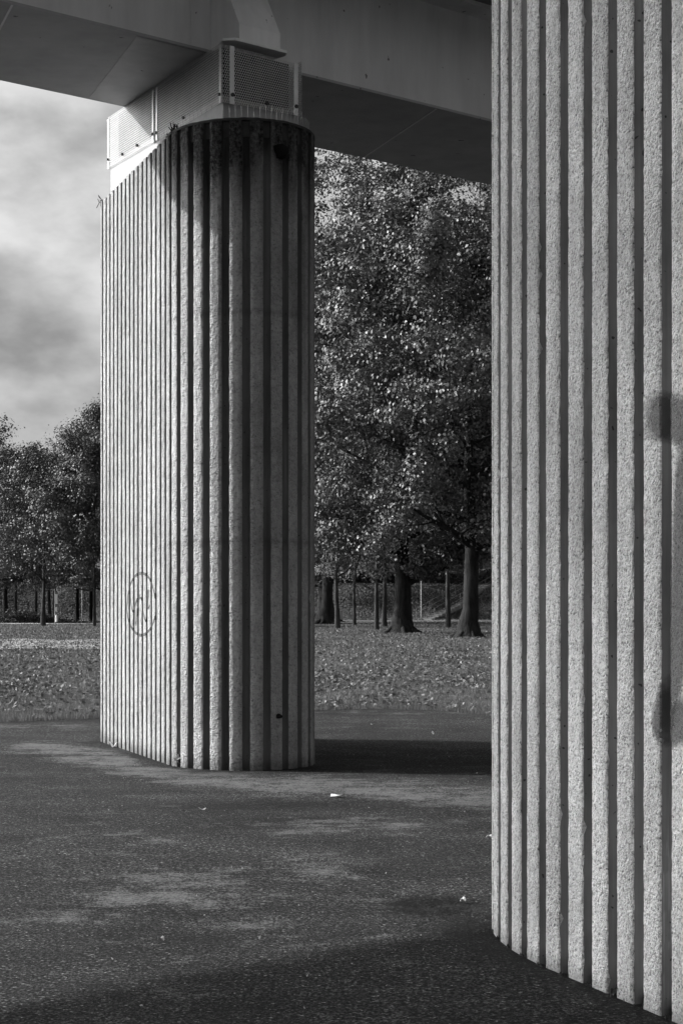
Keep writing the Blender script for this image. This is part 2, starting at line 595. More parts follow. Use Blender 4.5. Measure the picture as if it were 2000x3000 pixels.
dust = np.maximum(dust, 1.0 * (1 - smoothstep(0.12, 0.75, bd)))
wet = np.clip(blob(*ground_at(1270, 2655), 0.27, 0.33) * 2.2, 0, 1)
for bx, by, rx, ry, k in ((-0.2, 15.0, 2.2, 0.5, 0.35), (0.9, 12.0, 0.9, 0.9, 0.3), (-1.2, 17.9, 0.7, 0.35, 0.5), (0.9, 18.6, 2.0, 0.5, 0.2)):
    wet = np.maximum(wet, k * blob(bx, by, rx, ry))
for (cx_, cy_), fl, rr in (((-1.02, 18.88), 3.35, 0.735), ((0.925 + 0.9459 * 0.62 + 0.3245 * 3.0, 8.155 + 0.3245 * 0.62 - 0.9459 * 3.0), 3.85, 0.62)):
    c_ = np.array([cx_, cy_])
    e_ = np.array([-0.328, 0.9447]) * fl
    t_ = np.clip(((V[:, :2] - c_) @ e_) / (e_ @ e_), 0, 1)
    dd_ = np.linalg.norm(V[:, :2] - c_ - t_[:, None] * e_, axis=1) - rr
    wet = np.maximum(wet, 0.75 * (1 - smoothstep(0.02, 0.24, dd_)))
    dust = dust * smoothstep(0.0, 0.25, dd_)
ap = link('asphalt', np_mesh('asphalt', V, F, M['asphalt'], {'dust': ('POINT', dust), 'wet': ('POINT', wet)}, True))
tag(ap, kind='structure')

# pale sandy strip and far path
def strip(name, pts, z, m):
    mb = MB()
    n = len(pts)
    vs = [(x, y0, z) for x, y0, y1 in pts] + [(x, y1, z) for x, y0, y1 in pts]
    mb.add(vs, [(k, k + 1, n + k + 1, n + k) for k in range(n - 1)])
    return tag(mb.build(name, m), kind='structure')


sp = []
for k in range(60):
    x = -34 + k * 0.54
    wv = 1.6 * math.sin(k * 0.9) + 1.1 * math.sin(k * 2.3)
    taper = max(0.0, min(1.0, (-2.2 - x) / 3.0))
    sp.append((x, 74 - 8 * taper + wv * 0.6, 74 + 10 * taper + wv))
strip('sand_patch', sp, 0.03, M['sand'])
strip('path', [(x, 150 + 1.5 * math.sin(x * 0.1) + 12 * smoothstep(-18, 0, x), 158 + 2 * math.sin(x * 0.08) + 14 * smoothstep(-18, 0, x)) for x in np.linspace(-90, 90, 60)], 0.025, M['path'])
strip('foot_path', [(x, 181, 184.6) for x in np.linspace(-120, 120, 30)], 0.03, M['path'])

# railway-like grass bank behind the park
bx = np.linspace(-160, 160, 161)
by = np.concatenate([np.linspace(186, 200, 22), np.linspace(202, 260, 8), [330, 500, 1200]])
Xb, Yb = np.meshgrid(bx, by)
prof = smoothstep(186.5, 198.5, Yb + 1.0 * np.sin(Xb * 0.3) + 0.5 * np.sin(Xb * 0.83))
Zb = -0.05 + 3.7 * prof + 0.12 * np.sin(Xb * 1.7 + Yb * 1.1) * prof * (1 - prof) * 4
V = np.stack([Xb.ravel(), Yb.ravel(), Zb.ravel()], 1)
nx, ny = len(bx), len(by)
i = np.arange((ny - 1) * (nx - 1))
a = (i // (nx - 1)) * nx + i % (nx - 1)
F = np.stack([a, a + 1, a + nx + 1, a + nx], 1)
bank = link('embankment', np_mesh('embankment', V, F, M['bank'], smooth=True))
tag(bank, kind='structure')


def bank_z(x, y):
    p = float(smoothstep(186.5, 198.5, y + 1.0 * math.sin(x * 0.3) + 0.5 * math.sin(x * 0.83)))
    return -0.05 + 3.7 * p


# ------------------------------------------------------------------ ribbed piers
AD = Vector((-math.sin(0.3305), math.cos(0.3305)))          # along the pier, away from the camera
NL = Vector((-AD.y, AD.x))                          # outward from its sunny long side
if NL.x > 0:
    NL = -NL


class Pier:
    def __init__(self, centre, flat, R, n, height, phase, depth=0.052, groove=0.385, near=None, far=None):
        self.c, self.F, self.R, self.n, self.H = Vector(centre), flat, R, n, height
        near, far = near or R, far or R
        P, N = [], []
        nl, ad = np.array([NL.x, NL.y]), np.array([AD.x, AD.y])
        c = np.array(centre)
        for f in np.linspace(0, 1, 400)[:-1]:
            P.append(c + nl * R + ad * flat * f)
            N.append(nl)
        for t in np.linspace(0, math.pi, 1200)[:-1]:
            P.append(c + ad * flat + nl * R * math.cos(t) + ad * far * math.sin(t))
            N.append(nl * far * math.cos(t) + ad * R * math.sin(t))
        for f in np.linspace(1, 0, 400)[:-1]:
            P.append(c - nl * R + ad * flat * f)
            N.append(-nl)
        for t in np.linspace(0, math.pi, 1200):
            P.append(c - nl * R * math.cos(t) - ad * near * math.sin(t))
            N.append(-nl * near * math.cos(t) - ad * R * math.sin(t))
        P, N = np.array(P), np.array(N)
        N /= np.linalg.norm(N, axis=1)[:, None]
        self.P, self.N = P, N
        self.S = np.concatenate([[0], np.cumsum(np.linalg.norm(np.diff(P, axis=0), axis=1))])
        self.L = float(self.S[-1])
        self.p = self.L / n
        self.phase, self.depth, self.gw = phase, depth, groove * self.p

    def point(self, s):
        """plan point and outward normal at perimeter distance s (0 = near end of the sunny long side)"""
        s %= self.L
        q = [np.interp(s, self.S, self.P[:, k]) for k in (0, 1)]
        nn = Vector([np.interp(s, self.S, self.N[:, k]) for k in (0, 1)])
        nn.normalize()
        return Vector(q), nn

    def offset(self, s):
        """depth of the profile at s: 0 on a rib, negative in a groove"""
        u = (s - self.phase) % self.p
        rw = self.p - self.gw
        if u < rw:
            return 0.0
        g = u - rw
        return -self.depth * min(1.0, g / 0.012, (self.gw - g) / 0.012)

    def shaft(self, name, zstep, m_r, m_g, parent, stain_fn, z0=-0.15, jit=1.0, lz=None):
        rw = self.p - self.gw
        us = [(0.0, -0.006, 0), (0.005, 0.0, 0), (rw * 0.35, 0.0, 0), (rw * 0.65, 0.0, 0), (rw - 0.005, 0.0, 0), (rw, -0.006, 1),
              (rw + 0.008, -self.depth, 1), (self.p - 0.008, -self.depth, 1)]
        nz = int((self.H - z0) / zstep) + 1
        zs = np.linspace(z0, self.H, nz)
        base, nrm, offs, edge = [], [], [], []
        stain_s = []
        mis = []
        for k in range(self.n):
            for u, o, mi in us:
                s = self.phase + k * self.p + u
                q, nn = self.point(s)
                base.append(q)
                nrm.append(nn)
                offs.append(o)
                edge.append(1.0 if abs(o) == 0.006 else (0.5 if o == 0 else 0.15))
                mis.append(mi)
                stain_s.append(s % self.L)
        m = len(base)
        base = np.array([(b.x, b.y) for b in base])
        nrm = np.array([(b.x, b.y) for b in nrm])
        tan = np.stack([-nrm[:, 1], nrm[:, 0]], 1)
        offs = np.array(offs)
        edge = np.array(edge)
        # wear: smooth wobble plus small chips along the arrises
        raw = rng.normal(0, 1, (nz, m))
        wob = np.cumsum(rng.normal(0, 1, (nz, m)), 0)
        wob -= np.linspace(0, 1, nz)[:, None] * wob[-1]
        wob /= max(1.0, np.abs(wob).max())
        jt = (raw * 0.0012 + wob * 0.0008) * edge * jit
        chips = (rng.random((nz, m)) < 0.010) * rng.uniform(0.006, 0.016, (nz, m)) * (edge > 0.9)
        jn = rng.normal(0, 0.0008, (nz, m)) * (0.4 + edge) * jit - chips
        P = base[None] + nrm[None] * (offs[None] + jn)[..., None] + tan[None] * jt[..., None]
        Z = np.repeat(zs[:, None], m, 1)
        top = rng.normal(0, 0.003, m)
        Z[-1] += top
        V = np.concatenate([P, Z[..., None]], 2).reshape(-1, 3)
        i = np.arange((nz - 1) * m)
        r, c = i // m, i % m
        c2 = (c + 1) % m
        F = np.stack([r * m + c2, r * m + c, (r + 1) * m + c, (r + 1) * m + c2], 1)
        st = stain_fn(np.repeat(np.array(stain_s)[None], nz, 0), Z, np.repeat((offs < -0.02)[None], nz, 0)).reshape(-1)
        me = np_mesh(name, V, F, [m_r, m_g], {'stain': ('POINT', st)})
        me.polygons.foreach_set('material_index', np.array(mis, dtype=np.int32)[c])
        me.update()
        return link(name, me, parent)

    def outline(self, off, k=96):
        pts = []
        for i in range(k):
            q, nn = self.point(self.L * i / k)
            pts.append((q.x + nn.x * off, q.y + nn.y * off))
        # counter-clockwise order
        ar = sum(pts[i][0] * pts[(i + 1) % k][1] - pts[(i + 1) % k][0] * pts[i][1] for i in range(k))
        return pts if ar > 0 else pts[::-1]

    def ribbon(self, path, width, name, m, parent, lift=0.003, step=0.008, lanes=6, taper=True):
        """painted stroke: a path of (s, z) laid over ribs and grooves"""
        pts = [Vector(p) for p in path]
        fine = []
        # Catmull-Rom
        for k in range(len(pts) - 1):
            p0, p1, p2, p3 = pts[max(k - 1, 0)], pts[k], pts[k + 1], pts[min(k + 2, len(pts) - 1)]
            n = max(2, int((p2 - p1).length / step))
            for j in range(n):
                t = j / n
                fine.append(0.5 * ((2 * p1) + (p2 - p0) * t + (2 * p0 - 5 * p1 + 4 * p2 - p3) * t * t + (3 * p1 - p0 - 3 * p2 + p3) * t ** 3))
        fine.append(pts[-1])
        V, F, E = [], [], []
        n = len(fine)
        for k, q in enumerate(fine):
            tg = fine[min(k + 1, n - 1)] - fine[max(k - 1, 0)]
            tg.normalize()
            sd = Vector((-tg.y, tg.x))
            endf = min(1.0, k * step / (width * 0.6), (n - 1 - k) * step / (width * 0.6)) if taper else 1.0
            for j in range(lanes + 1):
                f = j / lanes * 2 - 1
                sz = q + sd * (f * width / 2)
                b, nn = self.point(sz.x)
                b = b + nn * (self.offset(sz.x) + lift)
                V.append((b.x, b.y, sz.y))
                E.append((1 - f * f) * endf)
        for k in range(n - 1):
            for j in range(lanes):
                a = k * (lanes + 1) + j
                F.append((a, a + 1, a + lanes + 2, a + lanes + 1))
        me = np_mesh(name, np.array(V), np.array(F), m, {'edge': ('POINT', np.array(E))})
        return link(name, me, parent)


# --- the pier in the middle
TA = Vector((-1.7137, 18.6401))
ca_ = TA - NL * 0.735
pa = Pier((ca_.x, ca_.y), 3.26, 0.735, 55, 6.268, 0.1856, near=0.8707, far=0.675)
pier = thing('bridge_pier', (-1.5, 20.3, 0), 'tall ribbed concrete pier with perforated box on top and a small oval scrawl', 'pier', 'ribbed bridge piers')


def stain_a(s, z, g):
    L = pa.L
    sc_ = np.where(s > L / 2, s - L, s)            # 0 at the near end of the sunny side, negative round the end
    around = smoothstep(0.35, -0.15, sc_) * smoothstep(-3.2, -2.2, sc_)
    streak = 0.5 + 0.5 * np.sin(sc_ * 11.0) * np.sin(sc_ * 4.3 + 1.0)
    reach = 0.55 + 0.8 * streak
    topm = smoothstep(6.28 - reach, 6.28 - 0.08 * reach, z)
    run = 0.30 * (np.abs(np.sin(sc_ * 6.7 + 0.6)) > 0.93) * smoothstep(2.5, 5.8, z)
    joint = 0.28 * (np.exp(-((z - 4.42) / 0.03) ** 2) + np.exp(-((z - 2.2) / 0.03) ** 2))
    run = np.maximum(run, joint)
    rim = 0.6 * smoothstep(6.22, 6.28, z) * smoothstep(1.2, 0.2, sc_)
    foot = 0.6 * smoothstep(0.16, 0.0, z)
    return np.clip(np.maximum(np.maximum(1.25 * topm * around, run * around), np.maximum(rim, foot)), 0, 1)


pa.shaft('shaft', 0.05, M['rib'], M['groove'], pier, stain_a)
mb = MB()
mb.prism(pa.outline(-0.03), 6.1, 6.258)
mb.build('top_ledge', M['mould'], pier)
ss_ = np.linspace(pa.L - 2.55, pa.L + 0.12, 60)
vs = []
for zz_ in (6.252, 6.276):
    for off in (0.003, -0.07):
        for q_ in ss_:
            b_, n_ = pa.point(q_)
            vs.append((b_.x + n_.x * off, b_.y + n_.y * off, zz_ + 0.003 * math.sin(q_ * 31) * math.sin(q_ * 13)))
k_ = len(ss_)
fs = []
for i_ in range(k_ - 1):
    fs += [(i_, i_ + 1, 2 * k_ + i_ + 1, 2 * k_ + i_), (k_ + i_ + 1, k_ + i_, 3 * k_ + i_, 3 * k_ + i_ + 1),
           (2 * k_ + i_, 2 * k_ + i_ + 1, 3 * k_ + i_ + 1, 3 * k_ + i_), (i_ + 1, i_, k_ + i_, k_ + i_ + 1)]
fs += [(0, 2 * k_, 3 * k_, k_), (k_ - 1, 2 * k_ - 1, 4 * k_ - 1, 3 * k_ - 1)]
mb = MB()
mb.add(vs, fs)
mb.build('rim', M['mould'], pier)


def on_flat(pr, x, y):
    """perimeter distance and height of the photo pixel (x, y) on the sunny long side"""
    o = pr.c + NL * pr.R
    rx = (x - CX) / FP
    # o + AD*s = (rx*d, d)
    s = (rx * o.y - o.x) / (AD.x - rx * AD.y)
    d = o.y + AD.y * s
    return s, EYE + (HZ - y) * d / FP


oval = []
for k in range(29):
    t = k / 28 * 2 * math.pi * 1.02 + 2.2
    oval.append(on_flat(pa, 415 + 42 * math.cos(t) * (1 + 0.04 * math.sin(3 * t)), 1770 + 91 * math.sin(t)))
sc_zz = [(383, 1722), (385, 1770), (392, 1792), (401, 1762), (409, 1745), (397, 1772), (399, 1830), (405, 1768), (414, 1752), (420, 1790), (428, 1818), (431, 1760), (436, 1730), (434, 1780), (440, 1774)]
tg = pa.ribbon(oval, 0.036, 'graffiti', M['tag_thin'], pier, taper=False, lanes=4)
tg2 = pa.ribbon([on_flat(pa, *q) for q in sc_zz], 0.030, 'graffiti', M['tag_thin'], pier, lanes=4)
# plugged holes on the rounded end
for (x, y, r) in ((822, 443, 0.072), (815, 2098, 0.022)):
    rx = (x - CX) / FP
    best = min((abs((lambda q: q.x / q.y)(pa.point(s)[0]) - rx), s) for s in np.linspace(pa.L - 2.2, pa.L, 900))
    q, nn = pa.point(best[1])
    z = EYE + (HZ - y) * q.y / FP
    mb = MB()
    ring = []
    for rr, dd in ((r * 1.05, -0.01), (r, 0.03), (r * 0.8, 0.055), (r * 0.45, 0.06)):
        for k in range(12):
            tt = 2 * math.pi * k / 12
            j = 1 + 0.12 * math.sin(tt * 3 + r * 90) + 0.08 * math.sin(tt * 5)
            ring.append((q.x - nn.y * math.cos(tt) * rr * j + nn.x * dd, q.y + nn.x * math.cos(tt) * rr * j + nn.y * dd, z + math.sin(tt) * rr * j))
    fs = [(a * 12 + k, a * 12 + (k + 1) % 12, a * 12 + 12 + (k + 1) % 12, a * 12 + 12 + k) for a in range(3) for k in range(12)] + [tuple(36 + k for k in range(12))]
    mb.add(ring, fs)
    mb.build('hole_plug', M['plug'], pier, True)

# --- the pier at the side, close by
E2 = Vector((0.9248, 8.1555))
F2, R2, P2 = 3.0, 0.62, 0.2251
cB = E2 - NL * R2 - AD * F2
best = (9, 0)
for nr in np.linspace(0.55, 0.95, 81):
    pb = Pier((cB.x, cB.y), F2, R2, 50, 6.85, 0.0, near=nr, far=1.55)
    fr = pb.L / P2
    best = min(best, (abs(fr - round(fr)), nr))
pb = Pier((cB.x, cB.y), F2, R2, round(Pier((cB.x, cB.y), F2, R2, 50, 6.85, 0.0, near=best[1], far=1.55).L / P2), 6.85, 0.0, depth=0.05, groove=0.374, near=best[1], far=1.55)
pb.phase = (F2 - 1.0102 + 0.0623) % pb.p
pierb = thing('bridge_pier', (cB.x, cB.y, 0), 'pale ribbed concrete pier nearest the viewer, with a faded spray paint curve', 'pier', 'ribbed bridge piers')


def stain_b(s, z, g):
    return np.clip(0.7 * smoothstep(0.10, 0.0, z) * g + 0.45 * smoothstep(0.10, 0.0, z) + 0.22 * g * np.exp(-((z - 2.35 - 0.4 * np.sin(s * 7)) / 0.02) ** 2), 0, 1)


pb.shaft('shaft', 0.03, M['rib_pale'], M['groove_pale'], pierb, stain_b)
mb = MB()
mb.prism(pb.outline(-0.047), 6.7, 6.83)
mb.build('top_ledge', M['cap'], pierb)


def zb(x, y):
    return on_flat(pb, 1400 + x * 0.4677, 1100 + y * 0.4677)


pb.ribbon([zb(*q) for q in ((1030, 255), (1090, 255), (1180, 262), (1250, 280), (1310, 340), (1350, 460))], 0.21, 'graffiti', M['tag_soft'], pierb, lanes=44, lift=0.004)
pb.ribbon([zb(*q) for q in ((1330, 430), (1305, 560), (1288, 800), (1280, 1000), (1272, 1250), (1262, 1500), (1245, 1720), (1212, 1930), (1165, 2120), (1150, 2185), (1205, 2200), (1290, 2150), (1380, 2050))], 0.18, 'graffiti', M['tag_soft'], pierb, lanes=44, lift=0.004)

# dirt and crumbs lie in the grooves at the foot of the near pier
crumbs = MB()
for k in range(18):
    s = pb.phase + k * pb.p + (pb.p - pb.gw)
    for j in range(16):
        ss = s + rng.uniform(0.008, pb.gw - 0.008)
        q, nn = pb.point(ss)
        o = rng.uniform(-0.044, 0.012)
        r = rng.uniform(0.006, 0.016)
        c = (q.x + nn.x * o, q.y + nn.y * o, r * 0.6)
        a0 = rng.uniform(0, 6)
        vs = [(c[0] + r * math.cos(a0 + t * 1.571) * rng.uniform(0.7, 1.2), c[1] + r * math.sin(a0 + t * 1.571) * rng.uniform(0.7, 1.2), -0.01) for t in range(4)]
        vs += [(c[0] + r * 0.4 * rng.uniform(-1, 1), c[1] + r * 0.4 * rng.uniform(-1, 1), r * rng.uniform(0.8, 1.6))]
        crumbs.add(vs, [(0, 1, 4), (1, 2, 4), (2, 3, 4), (3, 0, 4)])
tag(crumbs.build('asphalt_crumbs', plain('crumb', 0.035, 0.95, 0.4, 60)), kind='stuff')

# ------------------------------------------------------------------ bearing enclosure on the middle pier
ZB, ZT = 6.577, 7.188
dc = 18.60
K0 = Vector(((654.2 - CX) / FP * dc, dc))                       # near corner
dl = dc * 1.157
K1 = Vector(((317.5 - CX) / FP * dl, dl))                        # far end of the long side
ED = (K1 - K0).normalized()
LEN = (K1 - K0).length
WID = 1.02
K2 = K0 + GDIR * WID
K3 = K1 + GDIR * WID
enc = thing('bearing_enclosure', (K0.x, K0.y, 6.28), 'box of bright perforated metal sheets with bolted strips, topping the ribbed pier', 'bearing housing')
mb = MB()
ins = 0.025


def inset(k, f):
    c = (K0 + K1 + K2 + K3) / 4
    return c + (k - c) * f


quad = [inset(K0, 0.972), inset(K2, 0.972), inset(K3, 0.972), inset(K1, 0.972)]
mb.prism([(q.x, q.y) for q in quad], 6.2, 6.66)
mb.build('upstand', M['plaster'], enc)
quad = [inset(K0, 0.88), inset(K2, 0.88), inset(K3, 0.88), inset(K1, 0.88)]
mb = MB()
mb.prism([(q.x, q.y) for q in quad], 6.661, 7.185)
mb.build('bearing_block', M['inner'], enc)


def perforated(name, p0, direc, length, z0, z1, shear_b=0.0, shear_t=0.0, slope=0.0, out=Vector((0, 0))):
    pitch, hr = 0.0285, 0.0122
    rows = int((z1 - z0) / (pitch * 0.866))
    cols = int(length / pitch)
    ro = pitch / math.sqrt(3)
    vid, V, F = {}, [], []
    hz = z1 - z0

    def vert(u, v):
        u = min(max(u, 0), length)
        v = min(max(v, 0), hz)
        k = (round(u * 4000), round(v * 4000))
        if k not in vid:
            vid[k] = len(V)
            V.append((u, v))
        return vid[k]
    du = (length - (cols - 0.5) * pitch) / 2
    dv = (hz - (rows - 1) * pitch * 0.866) / 2
    for r in range(rows):
        for c in range(cols):
            cu = du + pitch * (c + (0.5 if r % 2 else 0.0))
            cv = dv + r * pitch * 0.866
            outer = []
            for k in range(6):
                t = math.radians(30 + 60 * k)
                t2 = math.radians(90 + 60 * k)
                a = (cu + ro * math.cos(t), cv + ro * math.sin(t))
                b = (cu + ro * math.cos(t2), cv + ro * math.sin(t2))
                outer.append(vert(*a))
                outer.append(vert((a[0] + b[0]) / 2, (a[1] + b[1]) / 2))
            inner = []
            for k in range(12):
                t = math.radians(30 + 30 * k)
                V.append((cu + hr * math.cos(t), cv + hr * math.sin(t)))
                inner.append(len(V) - 1)
            for k in range(12):
                F.append((outer[k], outer[(k + 1) % 12], inner[(k + 1) % 12], inner[k]))
    # plain margins
    def rect(u0, v0, u1, v1):
        o = len(V)
        V.extend([(u0, v0), (u1, v0), (u1, v1), (u0, v1)])
        F.append((o, o + 1, o + 2, o + 3))
    mg = max(du - ro, 0.002)
    ww = []
    for u, v in V:
        f = u / length
        zz0 = z0 + shear_b * f
        zz1 = z1 + shear_t * f
        q = p0 + direc * u + out
        ww.append((q.x, q.y, zz0 + (zz1 - zz0) * v / hz))
    me = np_mesh(name, np.array(ww), np.array(F), M['panel'])
    o = link(name, me, enc)
    md = o.modifiers.new('thickness', 'SOLIDIFY')
    md.thickness = 0.003
    md.offset = 0
    return o


half = LEN * 0.553
perforated('perforated_panel', K0, ED, half, ZB, ZT)
perforated('perforated_panel', K0 + ED * (half + 0.006), ED, LEN - half - 0.006, ZB, ZT)
perforated('perforated_panel', K0, GDIR, WID, ZB, ZT - 0.035, 0.035, -0.015)
perforated('perforated_panel', K2, ED, LEN, ZB, ZT)
LN = Vector((-ED.y, ED.x))
if LN.x > 0:
    LN = -LN


def cover(p0, direc, u, z0, z1, width, nrm):
    mb = MB()
    q = p0 + direc * u + nrm * 0.006
    mb.box((q.x, q.y, (z0 + z1) / 2), (width, 0.006, z1 - z0), math.atan2(direc.y, direc.x))
    return mb.build('cover_strip', M['strip'], enc)


def bolt(p0, direc, u, z, nrm, r=0.017):
    q = p0 + direc * u
    a = Vector((q.x + nrm.x * 0.004, q.y + nrm.y * 0.004, z))
    b = Vector((q.x + nrm.x * 0.026, q.y + nrm.y * 0.026, z))
    mb = MB()
    mb.tube([a, b], r, 6)
    mb.build('bolt', M['dark_metal'], enc)


GN = -GM
for u in (0.03 + 0.035, half - 0.05, half + 0.06, LEN - 0.02):
    cover(K0, ED, u, ZB + 0.01, ZT - 0.03, 0.045, LN)
for u, z in ((0.06, 0.09), (half - 0.05, 0.09), (half + 0.06, 0.10), (LEN - 0.02, 0.12), (half + 0.52, 0.08), (half + 0.98, 0.08), (1.0, 0.075)):
    bolt(K0, ED, u, ZB + z, LN)
cover(K0, GDIR, 0.105, ZB + 0.0, ZT - 0.035, 0.055, GN)
cover(K0, GDIR, WID - 0.085, ZB + 0.03, ZT - 0.05, 0.055, GN)
for u, z in ((0.105, 0.09), (0.55, 0.085), (WID - 0.085, 0.12)):
    bolt(K0, GDIR, u, ZB + z, GN, 0.020)

# bird spikes along the ledge
sp_t = thing('bird_spike_strip', (-1.0, 18.1, 6.27), 'row of thin upright bird spikes along the rim of the ribbed pier', 'bird spikes')
mb = MB()
pts = []
for k in range(44):
    s = pa.L - 2.22 + k * 0.066
    q, nn = pa.point(s)
    pts.append((q.x - nn.x * 0.075, q.y - nn.y * 0.075))
for k in range(43):
    a, b = Vector(pts[k]), Vector(pts[k + 1])
    c = (a + b) / 2
    mb.box((c.x, c.y, 6.27), ((b - a).length + 0.01, 0.02, 0.02), math.atan2((b - a).y, (b - a).x))
mb.build('base_strip', M['wire'], sp_t)
for k, (x, y) in enumerate(pts):
    q, nn = pa.point(pa.L - 2.22 + k * 0.066)
    mb = MB()
    lean = 0.012 + 0.02 * random.random()
    mb.tube([(x, y, 6.272), (x + nn.x * lean, y + nn.y * lean, 6.272 + random.uniform(0.13, 0.16))], 0.0022, 4)
    mb.build('spike', M['wire'], sp_t)

# twigs of an old nest on the far rim
nest = MB()
q0, n0 = pa.point(pa.F + 0.16)
for k in range(14):
    a = Vector((q0.x + random.uniform(-.01, .06), q0.y + random.uniform(-.06, .06), 6.27 + random.uniform(0, .05)))
    b = a + Vector((random.uniform(-.05, .05), random.uniform(-.05, .05), random.uniform(-0.08, .05)))
    nest.tube([a, b], 0.004, 3)
tag(nest.build('old_nest', M['bark']), 'small tangle of dark twigs on the far rim of the ribbed pier', 'bird nest')
nest = MB()
for k in range(30):
    t = random.random()
    q0, n0 = pa.point(pa.L - 0.03 + 0.14 * (t - 0.5))
    a = Vector((q0.x - n0.x * 0.05 + random.uniform(-.04, .04), q0.y - n0.y * 0.05 + random.uniform(-.04, .04), 6.26 + random.uniform(0, .05)))
    b = a + Vector((random.uniform(-.07, .07), random.uniform(-.05, .05), random.uniform(-0.03, .09)))
    nest.tube([a, b], 0.006, 3)
tag(nest.build('leaf_clump', M['bark']), 'dark clump of moss and twigs on the rim below the perforated box', 'moss')

# ------------------------------------------------------------------ the steel viaduct
ZS = 7.19
MN, MF = 15.10, 17.38
deck = thing('viaduct', (K0.x, K0.y, ZS), 'grey painted steel box girder viaduct crossing over the ribbed pier', 'viaduct')


def gp(t, m):
    """plan point: t along the viaduct, m across"""
    return (GDIR.x * t + GM.x * m, GDIR.y * t + GM.y * m)


T0, T1 = -70.0, 90.0
p0 = gp(T0, 0)
mb = MB()
mb.extrude([(MN + 0.03, ZS + 0.03), (MF - 0.03, ZS + 0.03), (MF - 0.03, 8.36), (MN + 0.03, 8.36)], p0, GDIR, T1 - T0, GM)
mb.build('box_girder', M['steel'], deck)
mb = MB()
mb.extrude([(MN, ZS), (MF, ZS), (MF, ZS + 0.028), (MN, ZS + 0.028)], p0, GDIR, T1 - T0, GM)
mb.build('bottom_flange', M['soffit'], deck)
mb = MB()
mb.extrude([(MN - 0.27, 8.362), (MF + 0.27, 8.362), (MF + 0.27, 8.41), (MN - 0.27, 8.41)], p0, GDIR, T1 - T0, GM)
mb.build('top_flange', M['steel'], deck)
mb = MB()
mb.extrude([(MN - 0.5, 8.412), (MF + 0.5, 8.412), (18.7, 8.62), (18.7, 8.95), (13.0, 8.95), (13.0, 8.62)], p0, GDIR, T1 - T0, GM)
mb.build('deck_slab', M['deck'], deck)
mb = MB()
mb.extrude([(12.7, 8.5), (13.0, 8.5), (13.0, 9.75), (12.7, 9.75)], p0, GDIR, T1 - T0, GM)
mb.build('parapet', M['deck'], deck)
mb = MB()
mb.extrude([(18.7, 8.5), (19.0, 8.5), (19.0, 9.5), (18.7, 9.5)], p0, GDIR, T1 - T0, GM)
mb.build('parapet', M['deck'], deck)
# the twin viaduct carried by the near pier, passing above the frame
deck2 = thing('viaduct', (2.1, 7.2, 7.45), 'twin grey viaduct carried by the near ribbed pier, passing above the view', 'viaduct')
M2 = 4.0
for nm, pr, mm in (('bearing_block', [(M2 - 0.45, 6.84), (M2 + 0.45, 6.84), (M2 + 0.45, 7.745), (M2 - 0.45, 7.745)], 'inner'),
                   ('box_girder', [(M2 - 1.14, 7.75), (M2 + 1.14, 7.75), (M2 + 1.14, 8.95), (M2 - 1.14, 8.95)], 'steel'),
                   ('deck_slab', [(M2 - 1.6, 8.955), (M2 + 1.6, 8.955), (M2 + 2.85, 9.2), (M2 + 2.85, 9.5), (M2 - 2.85, 9.5), (M2 - 2.85, 9.2)], 'deck'),
                   ('parapet', [(M2 - 3.15, 9.1), (M2 - 2.852, 9.1), (M2 - 2.852, 10.2), (M2 - 3.15, 10.2)], 'deck'),
                   ('parapet', [(M2 + 2.852, 9.1), (M2 + 3.15, 9.1), (M2 + 3.15, 10.2), (M2 + 2.852, 10.2)], 'deck')):
    mb = MB()
    if nm == 'bearing_block':
        mb.extrude(pr, gp(6.2, 0), GDIR, 0.9, GM)
    else:
        mb.extrude(pr, p0, GDIR, T1 - T0, GM)
    mb.build(nm, M[mm], deck2)
# weld seams: thin raised vertical and cross strips
def t_of(x, m):
    """position along the viaduct where the photo column x meets the vertical plane at m"""
    rx = (x - CX) / FP
    d = m / (GM.y + GM.x * rx)
    return (rx * d * GDIR.x + d * GDIR.y)


for x in (565, -300, 1700):
    t = t_of(x, MN)
    q = gp(t, MN + 0.028)
    mb = MB()
    mb.box((q[0], q[1], (ZS + 8.3) / 2), (0.018, 0.008, 8.3 - ZS), math.atan2(GDIR.y, GDIR.x))
    mb.build('weld_seam', M['steel'], deck)
for x0, y0 in ((40, 12), (1270, 320)):
    d = (ZS - EYE) * FP / (HZ - y0)
    X0 = (x0 - CX) / FP * d
    t0 = X0 * GDIR.x + d * GDIR.y
    q0, q1 = Vector(gp(t0, MN + 0.02)), Vector(gp(t0 + 0.0, MF - 0.02))
    q1 = q0 + Vector(AD) * ((MF - MN - 0.04) / Vector(AD).dot(GM))
    c = (q0 + q1) / 2
    mb = MB()
    mb.box((c.x, c.y, ZS - 0.002), ((q1 - q0).length, 0.02, 0.006), math.atan2((q1 - q0).y, (q1 - q0).x))
    mb.build('weld_seam', M['steel'], deck)
# added pale sheet standing for the brighter light on the soffit near the pier
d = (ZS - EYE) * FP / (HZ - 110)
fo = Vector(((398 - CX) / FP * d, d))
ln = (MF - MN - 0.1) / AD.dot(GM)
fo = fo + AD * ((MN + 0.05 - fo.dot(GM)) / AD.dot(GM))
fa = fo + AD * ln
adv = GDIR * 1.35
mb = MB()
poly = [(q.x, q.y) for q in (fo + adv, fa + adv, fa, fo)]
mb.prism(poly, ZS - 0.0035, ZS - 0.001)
mb.build('soffit_light_patch', M['steel_light_patch'], deck)
